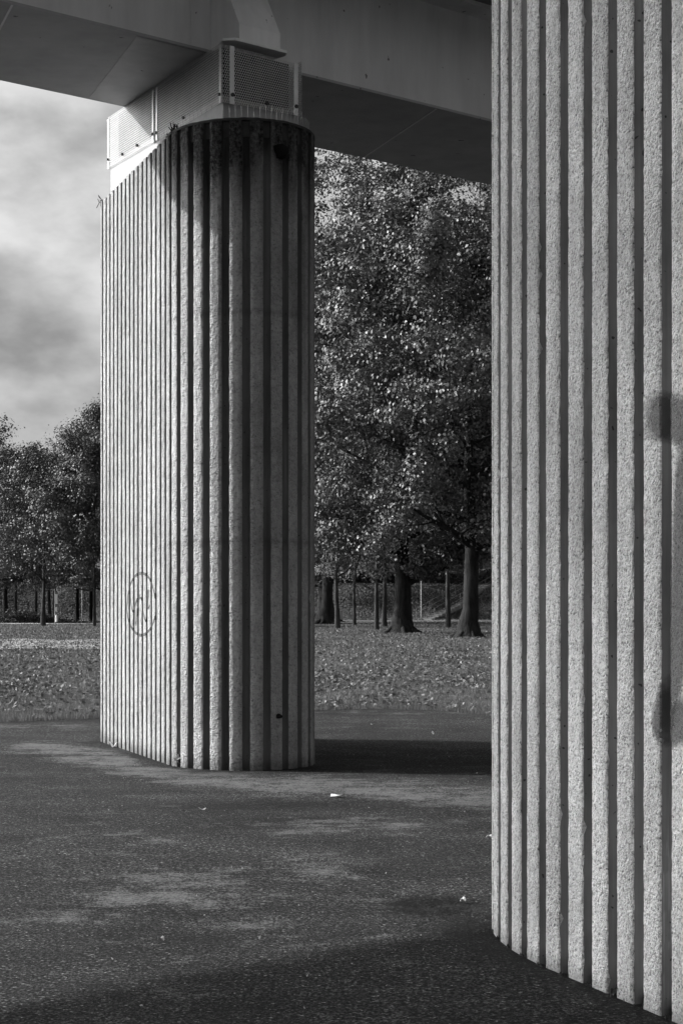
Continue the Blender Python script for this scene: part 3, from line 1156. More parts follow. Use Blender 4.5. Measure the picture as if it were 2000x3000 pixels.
# jacking bracket welded to the near web
ib = MN + 0.029
ob = 14.66
tb = t_of(701, ob)
wb = t_of(822, ob) - tb
rx = (678 - CX) / FP
d_ = tb / (rx * GDIR.x + GDIR.y)
mt = d_ * (GM.x * rx + GM.y)
zt = EYE + HZ * d_ / FP
z1_ = ZS + 0.20
zw = z1_ + (zt - z1_) * (ib - ob) / max(0.05, mt - ob)
prof = [(ib, ZS + 0.03), (ob, ZS + 0.03), (ob, z1_), (ib, min(zw, 8.3))]
mb = MB()
mb.extrude(prof, gp(tb, 0), GDIR, wb, GM)
mb.build('jacking_bracket', M['steel_pale'], deck, bevel=0.006)
mb = MB()
a0, a1 = t_of(668, ob - 0.04), t_of(850, ob - 0.04)
kq = K0 + ED * ((ib - K0.dot(GM)) / ED.dot(GM)) + GDIR * 0.12
poly = [(kq.x, kq.y), gp(a0, ob + 0.06), gp(a0 + 0.09, ob - 0.05), gp(a1 - 0.05, ob - 0.05), gp(a1, ob + 0.04), gp(a1, ib)]
mb.prism(poly, ZS + 0.004, ZS + 0.034)
mb.build('bearing_plate', M['steel_pale'], deck, bevel=0.004)

# ------------------------------------------------------------------ trees
def leaf_mesh(name, centres, size, m, tint=None, flat=0.0, nrm=None):
    """many small leaf-shaped faces"""
    n = len(centres)
    a = rng.normal(0, 1, (n, 3))
    a[:, 2] *= (1 - flat)
    a /= np.linalg.norm(a, axis=1)[:, None] + 1e-9
    b = rng.normal(0, 1, (n, 3))
    b[:, 2] *= (1 - flat)
    b -= a * (a * b).sum(1)[:, None]
    b /= np.linalg.norm(b, axis=1)[:, None] + 1e-9
    c = np.cross(a, b)
    if nrm is not None:
        c = nrm + rng.normal(0, 0.42, (n, 3))
        c /= np.linalg.norm(c, axis=1)[:, None] + 1e-9
        a = a - c * (a * c).sum(1)[:, None]
        a /= np.linalg.norm(a, axis=1)[:, None] + 1e-9
        b = np.cross(c, a)
    sz = size * rng.uniform(0.6, 1.4, n)[:, None]
    p0 = centres - a * sz * 0.5
    p1 = centres + b * sz * 0.34 + a * sz * 0.05 + c * sz * 0.08
    p2 = centres + a * sz * 0.5
    p3 = centres - b * sz * 0.34 + a * sz * 0.05 + c * sz * 0.08
    V = np.stack([p0, p1, p2, p3], 1).reshape(-1, 3)
    F = np.arange(n * 4).reshape(n, 4)
    t = rng.random(n) if tint is None else tint
    return np_mesh(name, V, F, m, {'tint': ('FACE', t)})


def grow(seed, H, r0, base, rx, levels, lean=0.0, spread=(0.35, 1.1), n1=11, flare=0.55, limbs=(), gap=0.0, top=0.92, cen=0.5, fill=0):
    """tapered trunk with limbs; returns a mesh builder and the twig points that carry leaves"""
    R = random.Random(seed)
    mb = MB()
    tips = []
    tp, rad = [], []
    n = 12
    hx, hy = 0.0, 0.0
    for i in range(n + 1):
        f = i / n
        hx += R.uniform(-1, 1) * 0.012 * H * (0.3 + f) * 0.5 + lean * H / n
        hy += R.uniform(-1, 1) * 0.012 * H * (0.3 + f) * 0.5
        z = H * top * f
        tp.append(Vector((hx, hy, z)))
        rad.append(max(0.02, r0 * (1 - f) ** 0.85 * (1 - 0.15 * f)))
    # root flare as extra low rings
    low = [Vector((0, 0, -0.15)), Vector((0, 0, 0.0)), Vector((0, 0, 0.25)), Vector((0, 0, 0.8))]
    lr = [r0 * (1 + flare * 1.7), r0 * (1 + flare), r0 * (1 + flare * 0.45), r0 * (1 + flare * 0.12)]
    mb.tube(low + [p for p in tp[1:] if p.z > 1.2], lr + [r for p, r in zip(tp[1:], rad[1:]) if p.z > 1.2], 12)
    for k in range(7 if r0 > 0.3 else 0):
        a = 2 * math.pi * k / 7 + R.uniform(-.3, .3)
        e = Vector((math.cos(a), math.sin(a), 0))
        mb.tube([e * r0 * 0.8 + Vector((0, 0, 0.45)), e * r0 * 1.5 + Vector((0, 0, 0.14)), e * r0 * R.uniform(2.1, 3.0) + Vector((0, 0, -0.06))], [r0 * 0.28, r0 * 0.26, r0 * 0.10], 6)

    def trunk_at(z):
        for i in range(n):
            if tp[i + 1].z >= z:
                f = (z - tp[i].z) / (tp[i + 1].z - tp[i].z)
                return tp[i].lerp(tp[i + 1], f), rad[i] * (1 - f) + rad[i + 1] * f
        return tp[-1], rad[-1]

    def branch(p, d, ln, r, lev):
        seg = 5 if lev == 0 else 4
        pts, rr = [p.copy()], [r]
        q = p.copy()
        dd = d.copy()
        for i in range(seg):
            dd = dd + Vector((R.uniform(-.28, .28), R.uniform(-.28, .28), R.uniform(-.14, .24)))
            dd.normalize()
            q = q + dd * ln / seg
            pts.append(q.copy())
            rr.append(max(0.008, r * (1 - (i + 1) / seg * 0.8)))
        mb.tube(pts, rr, 6 if lev == 0 else (5 if lev == 1 else 3), cap=False)
        if lev >= levels - 1:
            tips.extend([pts[-1], pts[-2], pts[-3]])
            return
        kids = 6 if lev == 0 else 5
        for k in range(kids):
            f = 0.25 + 0.75 * (k + R.random()) / kids
            i = min(seg - 1, int(f * seg))
            b = pts[i].lerp(pts[i + 1], f * seg - i)
            ax = (pts[i + 1] - pts[i]).normalized()
            side = Vector((R.gauss(0, 1), R.gauss(0, 1), R.gauss(0.15, 0.7)))
            side = side - ax * side.dot(ax)
            side.normalize()
            nd = (ax * 0.65 + side * 0.85).normalized()
            branch(b, nd, ln * R.uniform(0.38, 0.6), rr[i] * 0.5, lev + 1)
        tips.append(pts[-1])

    ga = R.random() * 6
    for k in range(n1):
        f = (k + R.uniform(0.1, 0.9)) / n1
        z = base + (min(H * top, H) - base) * f * 0.96
        p, r = trunk_at(z)
        ga += 2.4 + R.uniform(-.4, .4)
        g = (z - base) / (H * top - base)
        wid = rx * math.sqrt(max(0.06, 1 - ((g - cen * 0.75) / (1.12 - cen * 0.4)) ** 2)) * R.uniform(0.75, 1.1)
        el = spread[0] + (spread[1] - spread[0]) * g + R.uniform(-.12, .12)
        branch(p, Vector((math.cos(ga) * math.cos(el), math.sin(ga) * math.cos(el), math.sin(el))), wid, max(0.03, r * 0.5), 0)
    branch(tp[-1], Vector((0, 0, 1)), H * 0.1, rad[-1], 1)
    for (z, vec, ln, r) in limbs:
        p, _ = trunk_at(z)
        branch(p, Vector(vec).normalized(), ln, r, 0)
    if fill:
        for k in range(fill):
            v = Vector((R.gauss(0, 1), R.gauss(0, 1), R.gauss(0, 1)))
            v.normalize()
            q = R.uniform(0.45, 1.0) ** 0.5
            zc = (base + H) * 0.5
            tips.append(Vector((v.x * rx * q, v.y * rx * q, zc + v.z * (H - base) * 0.5 * q)))
    return mb, np.array([tuple(t) for t in tips])


def crown_points(tips, n, sig, zmin, keep=0.9):
    tips = tips[rng.random(len(tips)) < keep]
    idx = rng.integers(0, len(tips), n)
    wgt = rng.random(len(tips))
    P = tips[idx] + rng.normal(0, 1, (n, 3)) * (sig * (0.45 + 0.8 * wgt[idx]))[:, None] * np.array([1, 1, 0.6])
    tint = np.clip(0.75 * rng.random(n) + 0.25 * rng.random(len(tips))[idx], 0, 1)
    N = (P - tips[idx]) / sig * 0.75 + np.array([0, 0, 0.35])
    out = P - np.array([0, 0, P[:, 2].mean()])
    N += 0.45 * out / (np.linalg.norm(out, axis=1)[:, None] + 1e-6)
    ok = P[:, 2] > zmin + 0.7 * np.sin(P[:, 0] * 1.1) * np.sin(P[:, 1] * 0.9 + P[:, 0] * 0.4) - 0.3 * rng.random(n)
    return P[ok], tint[ok], N[ok]


def make_tree(name, label, x, y, gr, nl, ls, sig, m_l, m_b, zmin, group='trees in the park', rz=0.0, keep=0.9):
    mb, tips = gr
    t = thing(name, (x, y, 0 if y < 186 else bank_z(x, y)), label, 'tree', group)
    me = mb.build('trunk', m_b, None, True)
    me.parent = t
    P, tint, N = crown_points(tips, nl, sig, zmin, keep)
    cr = link('crown', leaf_mesh('crown', P, ls, m_l, tint, nrm=N))
    cr.parent = t
    t.rotation_euler[2] = rz
    return t


def copy_tree(src, x, y, rz, s, label, z=None):
    t = src.copy()
    C.objects.link(t)
    t.location = (x, y, z if z is not None else (0 if y < 186 else bank_z(x, y)))
    t.rotation_euler = (0, 0, rz)
    t.scale = (s, s, s)
    t['label'] = label
    for ch in list(src.children):
        c = ch.copy()
        C.objects.link(c)
        c.parent = t
    return t


def tx(px, d):
    return (px - CX) * d / FP


oakA = make_tree('oak_tree', 'massive old oak with a low side limb reaching up beside its thick trunk', tx(1177, 103), 103,
                 grow(11, 30, 0.52, 4.2, 9.5, 3, 0.0, (0.1, 1.0), 20, 0.8, ((2.6, (0.85, -0.1, 0.45), 3.4, 0.22),), top=0.56, fill=340), 230000, 0.175, 0.52, M['oak'], M['bark'], 3.6)
oakB = make_tree('oak_tree', 'massive old oak standing nearest the ribbed near pier, with wide spread roots', tx(1372, 90), 90,
                 grow(23, 29, 0.42, 4.6, 9.5, 3, 0.0, (0.1, 1.0), 20, 1.0, ((4.4, (-0.9, -0.25, 0.1), 5.0, 0.2), (4.3, (0.9, -0.3, 0.15), 4.0, 0.2)), top=0.56, fill=340), 220000, 0.16, 0.52, M['oak'], M['bark'], 3.9, rz=0.4)
oakC = make_tree('oak_tree', 'thick dark oak forking low, just beside the rounded edge of the ribbed pier', tx(956, 150), 150,
                 grow(5, 26, 0.5, 3.4, 9, 3, 0.0, (0.3, 1.1), 15, 0.5, top=0.7, fill=200), 80000, 0.22, 0.7, M['oak'], M['bark'], 3.6)
mapD = make_tree('maple_tree', 'slim tree with pale sunlit low foliage and a forked trunk', tx(988, 122), 122,
                 grow(31, 11.5, 0.17, 3.0, 4.2, 3, 0.0, (0.25, 1.0), 12, 0.3, fill=60), 34000, 0.15, 0.42, M['maple'], M['bark_young'], 2.9)
yF = make_tree('young_tree', 'straight slender young tree in front of the massive oak, trunk lit on one side', tx(1103, 115), 115,
               grow(41, 13, 0.14, 4.3, 3.6, 3, 0.0, (0.3, 1.1), 11, 0.25), 26000, 0.16, 0.42, M['oak'], M['bark_young'], 3.9)
copy_tree(yF, tx(1038, 140), 140, 1.3, 0.95, 'thinnest straight young tree between the pale leafed tree and the slender one')
copy_tree(mapD, tx(1125, 135), 135, 2.2, 1.1, 'young tree with a forking top just behind the slender lit trunk')
copy_tree(yF, tx(1312, 129), 129, 0.6, 1.25, 'leaning dark trunk tree beside the stairs between the two massive oaks')

# trees at the far side, left of the middle pier
park1 = make_tree('park_tree', 'slim upright tree with spreading branches, its trunk lit along one edge, before the bush', tx(127, 138), 138,
                  grow(53, 10.2, 0.17, 3.2, 4.3, 3, 0.0, (0.5, 1.2), 13, 0.35), 24000, 0.16, 0.42, M['dark_leaf'], M['bark_young'], 3.0)
park2 = make_tree('park_tree', 'thin trunked tree with a low sweeping limb beside the edge of the ribbed pier', tx(277, 136), 136,
                  grow(61, 13.2, 0.115, 2.9, 4.6, 3, 0.0, (0.25, 1.2), 15, 0.3, ((2.6, (-0.9, 0, 0.02), 2.6, 0.09),)), 56000, 0.15, 0.40, M['dark_leaf'], M['bark_young'], 2.9)
park3 = make_tree('park_tree', 'broad dark tree with a thick forked trunk standing behind the low bush', tx(75, 196), 178,
                  grow(67, 14, 0.36, 3.4, 7.5, 3, 0.0, (0.3, 1.1), 14, 0.3, ((3.0, (0.8, 0, 0.6), 3.5, 0.2),), top=0.8), 60000, 0.22, 0.6, M['dark_leaf'], M['bark'], 3.2)
copy_tree(park3, tx(17, 176), 176, 1.9, 0.8, 'dark stout tree next to the broad forked one, near the photo edge')
copy_tree(park3, tx(-28, 160), 160, 3.4, 0.86, 'tallest dark leafy tree at the outer edge of the far row')
copy_tree(park1, tx(146, 176), 176, 2.0, 1.12, 'small forked tree just behind the signpost')
t = park2
copy_tree(park2, tx(318, 158), 158, 1.2, 1.05, 'tall tree half hidden behind the ribbed pier')
copy_tree(park1, tx(215, 205), 205, 0.8, 1.15, 'tree on top of the bank in front of the apartment block')
copy_tree(park1, tx(95, 208), 208, 3.0, 1.1, 'tree on top of the bank above the broad dark tree')
copy_tree(mapD, tx(20, 215), 215, 4.0, 1.25, 'pale leafed tree on the bank behind the stout tree')

# twiggy bare tops of poplars rising behind the row
def bare_top(seed, H, n):
    R = random.Random(seed)
    mb = MB()
    mb.tube([(0, 0, -0.1), (0.05, 0, H * 0.5), (0.0, 0.05, H)], [0.16, 0.09, 0.012], 7)
    for k in range(n):
        z = H * R.uniform(0.28, 0.97)
        a = R.uniform(0, 6.28)
        ln = (H - z) * 0.35 + 0.7
        p = Vector((0.03, 0.02, z))
        o = Vector((math.cos(a) * ln * 0.42, math.sin(a) * ln * 0.42, ln * 0.8))
        mb.tube([p, p + o * 0.5 + Vector((0, 0, -0.05)), p + o + Vector((0, 0, ln * 0.25))], [0.045, 0.028, 0.010], 4)
        for j in range(3):
            q = p + o * R.uniform(0.4, 0.9)
            d = Vector((R.uniform(-.25, .25), R.uniform(-.25, .25), R.uniform(.4, .9)))
            mb.tube([q, q + d * ln * 0.5], [0.016, 0.008], 3)
    tips = np.array([v for v in mb.v if v[2] > H * 0.3])
    return mb, tips


pop = make_tree('poplar_tree', 'sparse upright tree with bare twiggy top above the dip in the far tree line', tx(130, 190), 185, bare_top(3, 16.5, 110), 3200, 0.2, 0.25, M['dark_leaf'], M['bark'], 5)
copy_tree(pop, tx(178, 188), 184, 1.0, 0.98, 'bare topped upright tree second from the signpost side')
copy_tree(pop, tx(228, 180), 180, 2.2, 1.1, 'bare topped upright tree beside the apartment block roof')
copy_tree(pop, tx(268, 176), 176, 3.2, 1.22, 'tallest bare topped upright tree next to the pier edge')
copy_tree(pop, tx(82, 192), 185, 4.1, 0.95, 'bare topped upright tree over the broad dark one')

# far trees on the bank, behind the oaks
for px, d, s, rz, lb in ((1010, 215, 0.8, 0.5, 'far oak on the bank behind the pale leafed tree'),
                         (1120, 222, 0.85, 2.5, 'far oak on the bank behind the slender lit trunk'),
                         (1260, 232, 0.9, 1.4, 'far oak on the bank beside the dark house'),
                         (1430, 235, 0.9, 4.4, 'far oak on the bank behind the dark house')):
    copy_tree(oakC, tx(px, d), d, rz, s, lb)

copy_tree(oakC, -3.5, 198, 2.2, 0.9, 'far oak on the bank, mostly hidden behind the ribbed pier')

copy_tree(oakA, tx(955, 166), 166, 3.3, 1.38, 'tallest oak, far behind the thick oak that forks low')

# hedge on the bank and the low bush by the path
def hedge(name, label, x0, x1, y, z, h, dep, n, ls, m, lump=0.35):
    P = np.stack([rng.uniform(x0, x1, n), y + rng.normal(0, dep * 0.4, n), z + h * rng.random(n) ** 0.7], 1)
    P[:, 2] += lump * np.sin(P[:, 0] * 1.3) * np.sin(P[:, 0] * 0.47 + 1) * (P[:, 2] - z) / h
    return P


hp = hedge('hedge', '', -2.5, 18, 199.6, 3.6, 1.5, 0.9, 26000, 0.2, None)
t = thing('hedge', (8, 199.6, 3.6), 'long leafy hedge along the top of the bank below the dark house', 'hedge')
mb = MB()
for k in range(30):
    x = -2.2 + k * 0.68
    mb = MB()
    mb.tube([(x - 8, 0, -0.1), (x - 8 + random.uniform(-.2, .2), random.uniform(-.2, .2), 1.0)], [0.05, 0.02], 5)
    o = mb.build('stem', M['bark'])
    o.parent = t
hp2 = hp - np.array([8, 199.6, 3.6])
o = link('foliage', leaf_mesh('foliage', hp2, 0.22, M['oak']))
o.parent = t
n = 9000
P = np.stack([rng.normal(0, 2.3, n), rng.normal(0, 0.7, n), np.abs(rng.normal(0, 0.42, n))], 1)
P[:, 2] *= np.clip(1.15 - np.abs(P[:, 0]) / 5.5, 0.2, 1)
b0 = tx(66, 160)
t = thing('bush', (b0, 160, 0), 'low spreading bush beside the path under the far trees', 'bush')
o = link('foliage', leaf_mesh('foliage', P, 0.17, M['dark_leaf']))
o.parent = t
mb = MB()
for k in range(14):
    x = random.uniform(-3, 3)
    mb = MB()
    mb.tube([(x, 0, -0.05), (x + random.uniform(-.3, .3), random.uniform(-.3, .3), 0.5)], [0.025, 0.01], 4)
    o = mb.build('stem', M['bark'])
    o.parent = t

# ------------------------------------------------------------------ grass and fallen leaves
def blades(n, ylo, yhi, h0, h1, w0, half):
    Y = ylo + (yhi - ylo) * rng.random(n)
    Xm = half * Y + 1.5
    X = rng.uniform(-1, 1, n) * Xm
    ok = Y > edge_y(X) + rng.normal(0.0, 0.07, n)
    X, Y = X[ok], Y[ok]
    n = len(X)
    cl = 0.5 + 0.5 * np.sin(X * 2.1 + 3 * np.sin(Y * 0.9)) * np.sin(Y * 1.3 + 2 * np.sin(X * 0.8))
    hh = rng.uniform(h0, h1, n) * (0.55 + 0.9 * cl)
    ang = rng.uniform(0, 2 * np.pi, n)
    ln = rng.uniform(0.1, 0.9, n) * hh
    la = rng.uniform(0, 2 * np.pi, n)
    dx, dy = np.cos(ang) * w0, np.sin(ang) * w0
    z0 = -0.03
    A = np.stack([X - dx, Y - dy, np.full(n, z0)], 1)
    B = np.stack([X + dx, Y + dy, np.full(n, z0)], 1)
    Cc = np.stack([X + np.cos(la) * ln, Y + np.sin(la) * ln, z0 + 0.04 + hh], 1)
    V = np.stack([A, B, Cc], 1).reshape(-1, 3)
    return V, np.clip(rng.random(n) * 0.75 + 0.25 * cl - 0.1, 0, 1)


parts, tn = [], []
for args in ((190000, 24.5, 34, 0.035, 0.09, 0.006, 0.24), (120000, 33, 52, 0.035, 0.085, 0.009, 0.23), (90000, 50, 92, 0.04, 0.09, 0.014, 0.22), (50000, 90, 170, 0.04, 0.10, 0.03, 0.21)):
    V, t_ = blades(*args)
    parts.append(V)
    tn.append(t_)
V = np.concatenate(parts)
g = link('grass', np_mesh('grass', V, np.arange(len(V)).reshape(-1, 3), M['grass'], {'tint': ('FACE', np.concatenate(tn))}))
tag(g, 'short uneven park grass', 'grass', kind='stuff')
# bank grass
n = 120000
X = rng.uniform(-45, 45, n)
Y = rng.uniform(186.5, 201, n)
Z = np.array([bank_z(x, y) for x, y in zip(X, Y)])
P = np.stack([X, Y, Z + 0.06], 1)
g = link('bank_grass', leaf_mesh('bank_grass', P, 0.22, M['bank_blade'], 0.35 + 0.3 * rng.random(n), flat=-0.6))
tag(g, 'rough grass on the bank', 'grass', kind='stuff')

n = 90000
Y = 25 + 95 * rng.random(n) ** 1.15
X = rng.uniform(-1, 1, n) * (0.23 * Y + 1.5)
ok = (Y > edge_y(X) + 0.15)
dens = 0.5 + 0.5 * np.sin(X * 0.7 + Y * 0.2) * np.sin(Y * 0.37)
ok &= rng.random(n) < (0.25 + 0.75 * dens) * smoothstep(25, 30, Y) + 0.12
X, Y = X[ok], Y[ok]
P = np.stack([X, Y, rng.uniform(0.03, 0.075, len(X))], 1)
tn = rng.random(len(X)) ** 1.3
lf = link('fallen_leaves', leaf_mesh('fallen_leaves', P, 0.085, M['litter_leaf'], tn, flat=0.55))
tag(lf, 'dry fallen leaves strewn over the park grass', 'leaves', kind='stuff')


# single leaves and litter on the asphalt
def scrap(name, label, cat, px, py, w_, h_, seed, m, lift=0.02):
    R = random.Random(seed)
    x, y = ground_at(px, py)
    mb = MB()
    n = 11
    top, bot = [], []
    for k in range(n):
        a = 2 * math.pi * k / n
        r = R.uniform(0.62, 1.05)
        z = 0.012 + lift * (0.5 + 0.5 * math.sin(a * 2 + seed)) * r
        top.append((math.cos(a) * w_ / 2 * r, math.sin(a) * h_ / 2 * r, z))
        bot.append((math.cos(a) * w_ / 2 * r, math.sin(a) * h_ / 2 * r, z - 0.003))
    vs = top + bot + [(0, 0, 0.012 + lift * 0.15), (0, 0, 0.009 + lift * 0.15)]
    fs = [(k, (k + 1) % n, 2 * n) for k in range(n)] + [(n + (k + 1) % n, n + k, 2 * n + 1) for k in range(n)]
    fs += [(k, n + k, n + (k + 1) % n, (k + 1) % n) for k in range(n)]
    mb.add(vs, fs)
    o = mb.build(name, m)
    o.location = (x, y, 0)
    o.rotation_euler[2] = R.uniform(-.3, .3)
    return tag(o, label, cat)


pale = plain('pale_leaf', 0.5, 0.7, 0.1, 20)
tan_ = plain('tan_leaf', 0.28, 0.7, 0.15, 20)
scrap('paper_scrap', 'torn white paper lying on sunlit asphalt before the ribbed pier', 'paper', 982, 2335, 0.125, 0.16, 3, M['paper'], 0.012)
scrap('crumpled_paper', 'crumpled white paper against the foot of the ribbed pier', 'paper', 333, 2191, 0.10, 0.10, 8, M['paper'], 0.075)
scrap('fallen_leaf', 'pale curled leaf on the dark wet patch of asphalt', 'leaf', 1355, 2646, 0.035, 0.06, 5, pale)
scrap('fallen_leaf', 'pale leaf lying beside the edge of the near pier', 'leaf', 1433, 2458, 0.05, 0.05, 6, pale)
scrap('fallen_leaf', 'curled leaf on the asphalt beyond the pier shadow', 'leaf', 1271, 2153, 0.065, 0.11, 9, pale, 0.05)
scrap('fallen_leaf', 'thin pale leaf on the middle of the dusty foreground asphalt', 'leaf', 472, 2761, 0.04, 0.03, 12, tan_)
scrap('fallen_leaf', 'small upright leaf on the open foreground asphalt', 'leaf', 760, 2758, 0.012, 0.02, 13, tan_, 0.02)
scrap('fallen_leaf', 'dark thin leaf on asphalt between the two piers and the open ground', 'leaf', 594, 2376, 0.07, 0.04, 14, tan_)
scrap('fallen_leaf', 'small leaf near the grass edge past the pier shadow', 'leaf', 1090, 2125, 0.05, 0.07, 15, tan_)
scrap('fallen_leaf', 'pale large leaf at the grass edge near the near pier', 'leaf', 1338, 2075, 0.10, 0.22, 16, pale, 0.07)
scrap('fallen_leaf', 'pale leaf at the grass edge beside the shaded asphalt', 'leaf', 108, 2107, 0.07, 0.2, 17, pale, 0.03)
# a weed in a groove at the foot of the pier
qx, qy = ground_at(527, 2247)
Pw = np.stack([rng.normal(0, 0.018, 46), rng.normal(0, 0.018, 46), 0.02 + 0.13 * rng.random(46)], 1)
wd = link('weed', leaf_mesh('weed', Pw, 0.05, M['grass']))
wd.location = (qx, qy, 0)
tag(wd, 'small weed growing at the foot of the ribbed pier', 'weed')
# tiny grit
n = 700
X = rng.uniform(-2.2, 2.0, n)
Y = 6.5 + 18 * rng.random(n) ** 1.4
P = np.stack([X, Y, np.full(n, 0.012)], 1)
gr = link('grit', leaf_mesh('grit', P, 0.013, M['litter_leaf'], np.clip(rng.random(n) * 0.6 + 0.45, 0, 1), flat=0.6))
tag(gr, 'tiny leaf crumbs and grit on the asphalt', 'grit', kind='stuff')

# ------------------------------------------------------------------ far furniture and buildings
def lamp_post(label, px, d, h, z=None, r=0.05):
    x = tx(px, d)
    z = z if z is not None else (0 if d < 186 else bank_z(x, d))
    t = thing('lamp_post', (x, d, z), label, 'lamp post', 'lamp posts along the bank')
    mb = MB()
    mb.tube([(x, d, z - 0.1), (x, d, z + 0.6), (x, d, z + h)], [r * 1.25, r, r * 0.75], 10)
    mb.build('post', M['grey'], t, True)
    mb = MB()
    mb.tube([(x, d, z + h - 0.02), (x, d, z + h + 0.08), (x, d, z + h + 0.2), (x, d, z + h + 0.26)], [0.07, 0.19, 0.16, 0.04], 10)
    mb.build('lamp_head', M['white'], t, True)
    return t


lamp_post('pale lamp post at the foot of the stairs', 1233, 186, 5.6, 0)
lamp_post('pale lamp post on top of the bank behind the hedge', 1089, 199, 5.0)
lamp_post('thin lamp post rising in front of the bank by the low bush', 105, 185, 4.2, 0, 0.035)
lamp_post('white lamp post on the bank slope under the thin tree', 227, 196, 3.6, None, 0.04)
lamp_post('grey lamp post at the foot of the bank next to the thin trunked tree', 241, 185, 4.0, 0, 0.035)

sx, sy = tx(162, 143), 143.0
t = thing('signpost', (sx, sy, 0), 'slim signpost with two narrow white plates and a grey litter bin', 'signpost')
mb = MB()
mb.tube([(sx, sy, -0.1), (sx, sy, 2.64)], 0.032, 8)
mb.build('post', M['grey'], t)
for z0, z1, w_ in ((1.62, 2.36, 0.16), (1.05, 1.38, 0.12)):
    mb = MB()
    mb.box((sx + 0.03 + w_ / 2, sy - 0.02, (z0 + z1) / 2), (w_, 0.025, z1 - z0))
    mb.build('sign_plate', M['white'], t, bevel=0.004)
bn = thing('litter_bin', (sx + 0.15, sy - 0.05, 0.24), 'small pale litter bin hanging on the slim signpost', 'litter bin')
mb = MB()
mb.tube([(sx + 0.15, sy - 0.05, 0.24), (sx + 0.15, sy - 0.05, 0.72)], [0.10, 0.115], 12)
mb.build('bin_body', plain('bin_paint', 0.55, 0.6), bn)
mb = MB()
mb.tube([(sx + 0.15, sy - 0.05, 0.722), (sx + 0.15, sy - 0.05, 0.76), (sx + 0.15, sy - 0.05, 0.80)], [0.125, 0.115, 0.05], 12)
mb.build('bin_lid', M['grey'], bn)

cx0 = tx(998, 178)
t = thing('utility_cabinet', (cx0, 178, 0), 'small grey utility cabinet at the foot of the bank', 'cabinet')
mb = MB()
mb.box((cx0, 178, 0.48), (0.42, 0.3, 0.96))
mb.build('housing', M['grey'], t, bevel=0.01)
mb = MB()
mb.box((cx0, 178, 0.985), (0.48, 0.36, 0.045))
mb.build('lid', M['grey'], t, bevel=0.008)
mb = MB()
mb.box((cx0, 177.84, 0.5), (0.34, 0.012, 0.8))
mb.build('door', M['grey'], t)

# stairs climbing the bank, with handrails
S0, S1 = Vector((tx(1245, 186.5), 186.5, 0.0)), Vector((tx(1430, 199), 199.0, 3.75))
st = thing('bank_stairs', (S0.x, S0.y, 0), 'stone steps climbing the grass bank toward the dark house', 'stairs')
ns = 20
hd = Vector((S1.x - S0.x, S1.y - S0.y))
al = math.atan2(hd.y, hd.x)
mb = MB()
for k in range(ns):
    f = (k + 0.5) / ns
    c = S0.lerp(S1, f)
    zt_ = bank_z(c.x, c.y) + 0.14
    mb.box((c.x, c.y, zt_ - 0.25), (hd.length / ns + (0.002 if k % 2 else 0), 1.5 - 0.004 * (k % 2), 0.5), al)
mb.build('steps', M['stone'], st)
sd = Vector((-hd.y, hd.x)).normalized()
for side in (-1.0, 1.0):
    o = sd * side
    rt = thing('handrail', (S0.x + o.x, S0.y + o.y, 0), 'metal handrail on the %s side of the stone steps' % ('park' if side < 0 else 'hedge'), 'handrail', 'handrails of the bank stairs')
    if (sd * side).y > 0:
        rt['label'] = 'metal handrail on the bank side of the stone steps'
    for k in range(6):
        c = S0.lerp(S1, k / 5)
        mb = MB()
        mb.tube([(c.x + o.x, c.y + o.y, c.z - 0.1), (c.x + o.x, c.y + o.y, c.z + 1.15)], 0.024, 6)
        mb.build('post', M['rail'], rt)
    for hh in (0.65, 1.17):
        mb = MB()
        mb.tube([(S0.x + o.x, S0.y + o.y, S0.z + hh), (S1.x + o.x, S1.y + o.y, S1.z + hh)], 0.026, 6)
        mb.build('rail', M['rail'], rt)

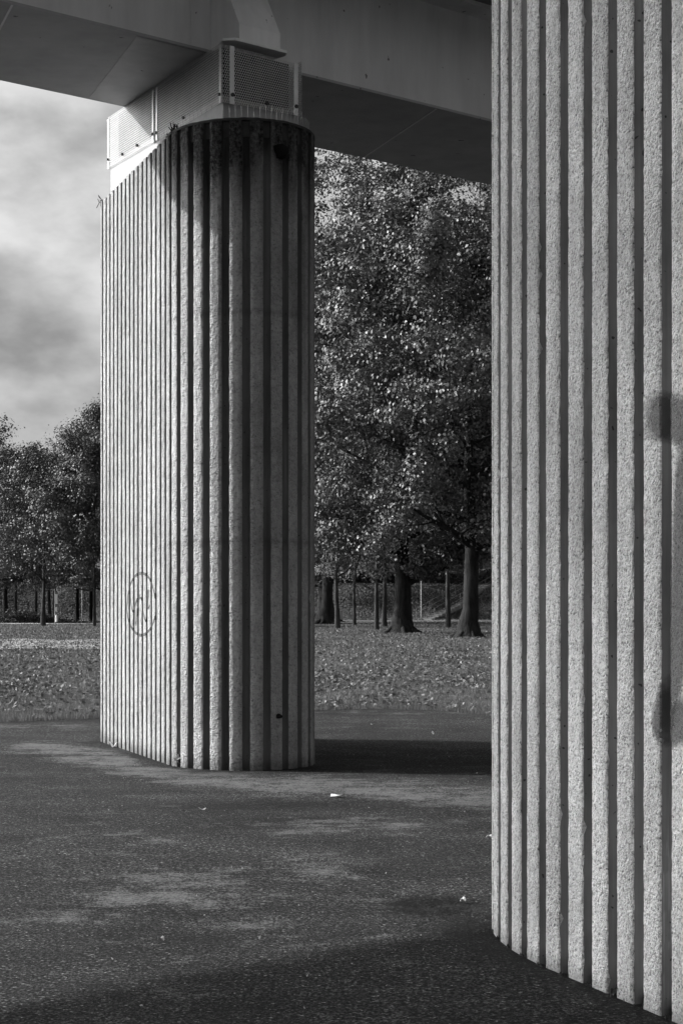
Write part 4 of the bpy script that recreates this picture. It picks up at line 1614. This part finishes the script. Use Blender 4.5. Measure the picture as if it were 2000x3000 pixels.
# dark house behind the hedge
hx, hy, hz = tx(1345, 214), 214.0, 3.6
t = thing('house', (hx, hy, hz), 'low dark boarded house behind the hedge on the bank', 'house')
mb = MB()
mb.box((hx, hy + 3, hz + 1.9), (8.6, 6, 3.8))
mb.build('wall', M['house'], t)
mb = MB()
mb.extrude([(-3.6, hz + 3.802), (9.6, hz + 3.802), (3, hz + 6.2)], (hx - 4.6, hy), (1, 0), 9.2, (0, 1))
mb.build('roof', plain('roof_tiles', 0.09, 0.9), t)
for dx in (-3.0, -1.6, 0.2, 1.8, 3.2):
    f = MB()
    f.box((hx + dx, hy - 0.03, hz + 2.5), (1.0, 0.08, 1.3))
    fo_ = f.build('window', M['grey'], t)
    g_ = MB()
    g_.box((hx + dx, hy - 0.075, hz + 2.5), (0.84, 0.02, 1.14))
    g_.build('pane', M['glass'], fo_)

# pale low building behind the far trees
wx, wy = tx(120, 262), 262.0
t = thing('pale_building', (wx, wy, 3.6), 'long white building glimpsed between trunks beyond the bank', 'building')
mb = MB()
mb.box((wx, wy + 5, 6.0), (9.0, 10, 4.8))
mb.build('wall', M['render'], t)
mb = MB()
mb.box((wx, wy + 5, 8.5), (9.4, 10.4, 0.25))
mb.build('roof', M['grey'], t)
for k in range(5):
    f = MB()
    f.box((wx - 3.4 + k * 1.7, wy - 0.03, 6.6), (0.9, 0.08, 1.2))
    fo_ = f.build('window', M['grey'], t)
    g_ = MB()
    g_.box((wx - 3.4 + k * 1.7, wy - 0.075, 6.6), (0.76, 0.02, 1.06))
    g_.build('pane', M['glass'], fo_)

# apartment block
ax0, ay, aw = tx(212, 300), 300.0, 16.0
t = thing('apartment_block', (ax0 + aw / 2, ay, 3.5), 'grey flat roofed apartment block with pale balconies rising behind the far trees', 'apartment block')
mb = MB()
mb.box((ax0 + aw / 2, ay + 7, 14.5), (aw, 14, 23.0))
mb.build('wall', M['block'], t)
mb = MB()
mb.box((ax0 + aw / 2 - 0.4, ay + 7, 26.15), (aw + 1.6, 15.2, 0.3))
mb.build('roof', M['grey'], t)
mb = MB()
mb.box((ax0 + 4.2, ay + 6, 27.3), (5.5, 6, 2.0))
mb.build('roof_house', M['block'], t)
for fl in range(8):
    z = 4.6 + fl * 2.75
    mb = MB()
    mb.box((ax0 + 4.2, ay - 0.55, z), (6.4, 1.2, 0.18))
    mb.box((ax0 + 4.2, ay - 1.12, z + 0.59), (6.4, 0.06, 0.99))
    mb.build('balcony', M['render'], t)
    for k in range(3):
        f = MB()
        f.box((ax0 + 2.2 + k * 4.6, ay - 0.03, z + 1.35), (1.8, 0.08, 1.5))
        fo_ = f.build('window', M['grey'], t)
        g_ = MB()
        g_.box((ax0 + 2.2 + k * 4.6, ay - 0.075, z + 1.35), (1.6, 0.02, 1.3))
        g_.build('pane', M['glass'], fo_)
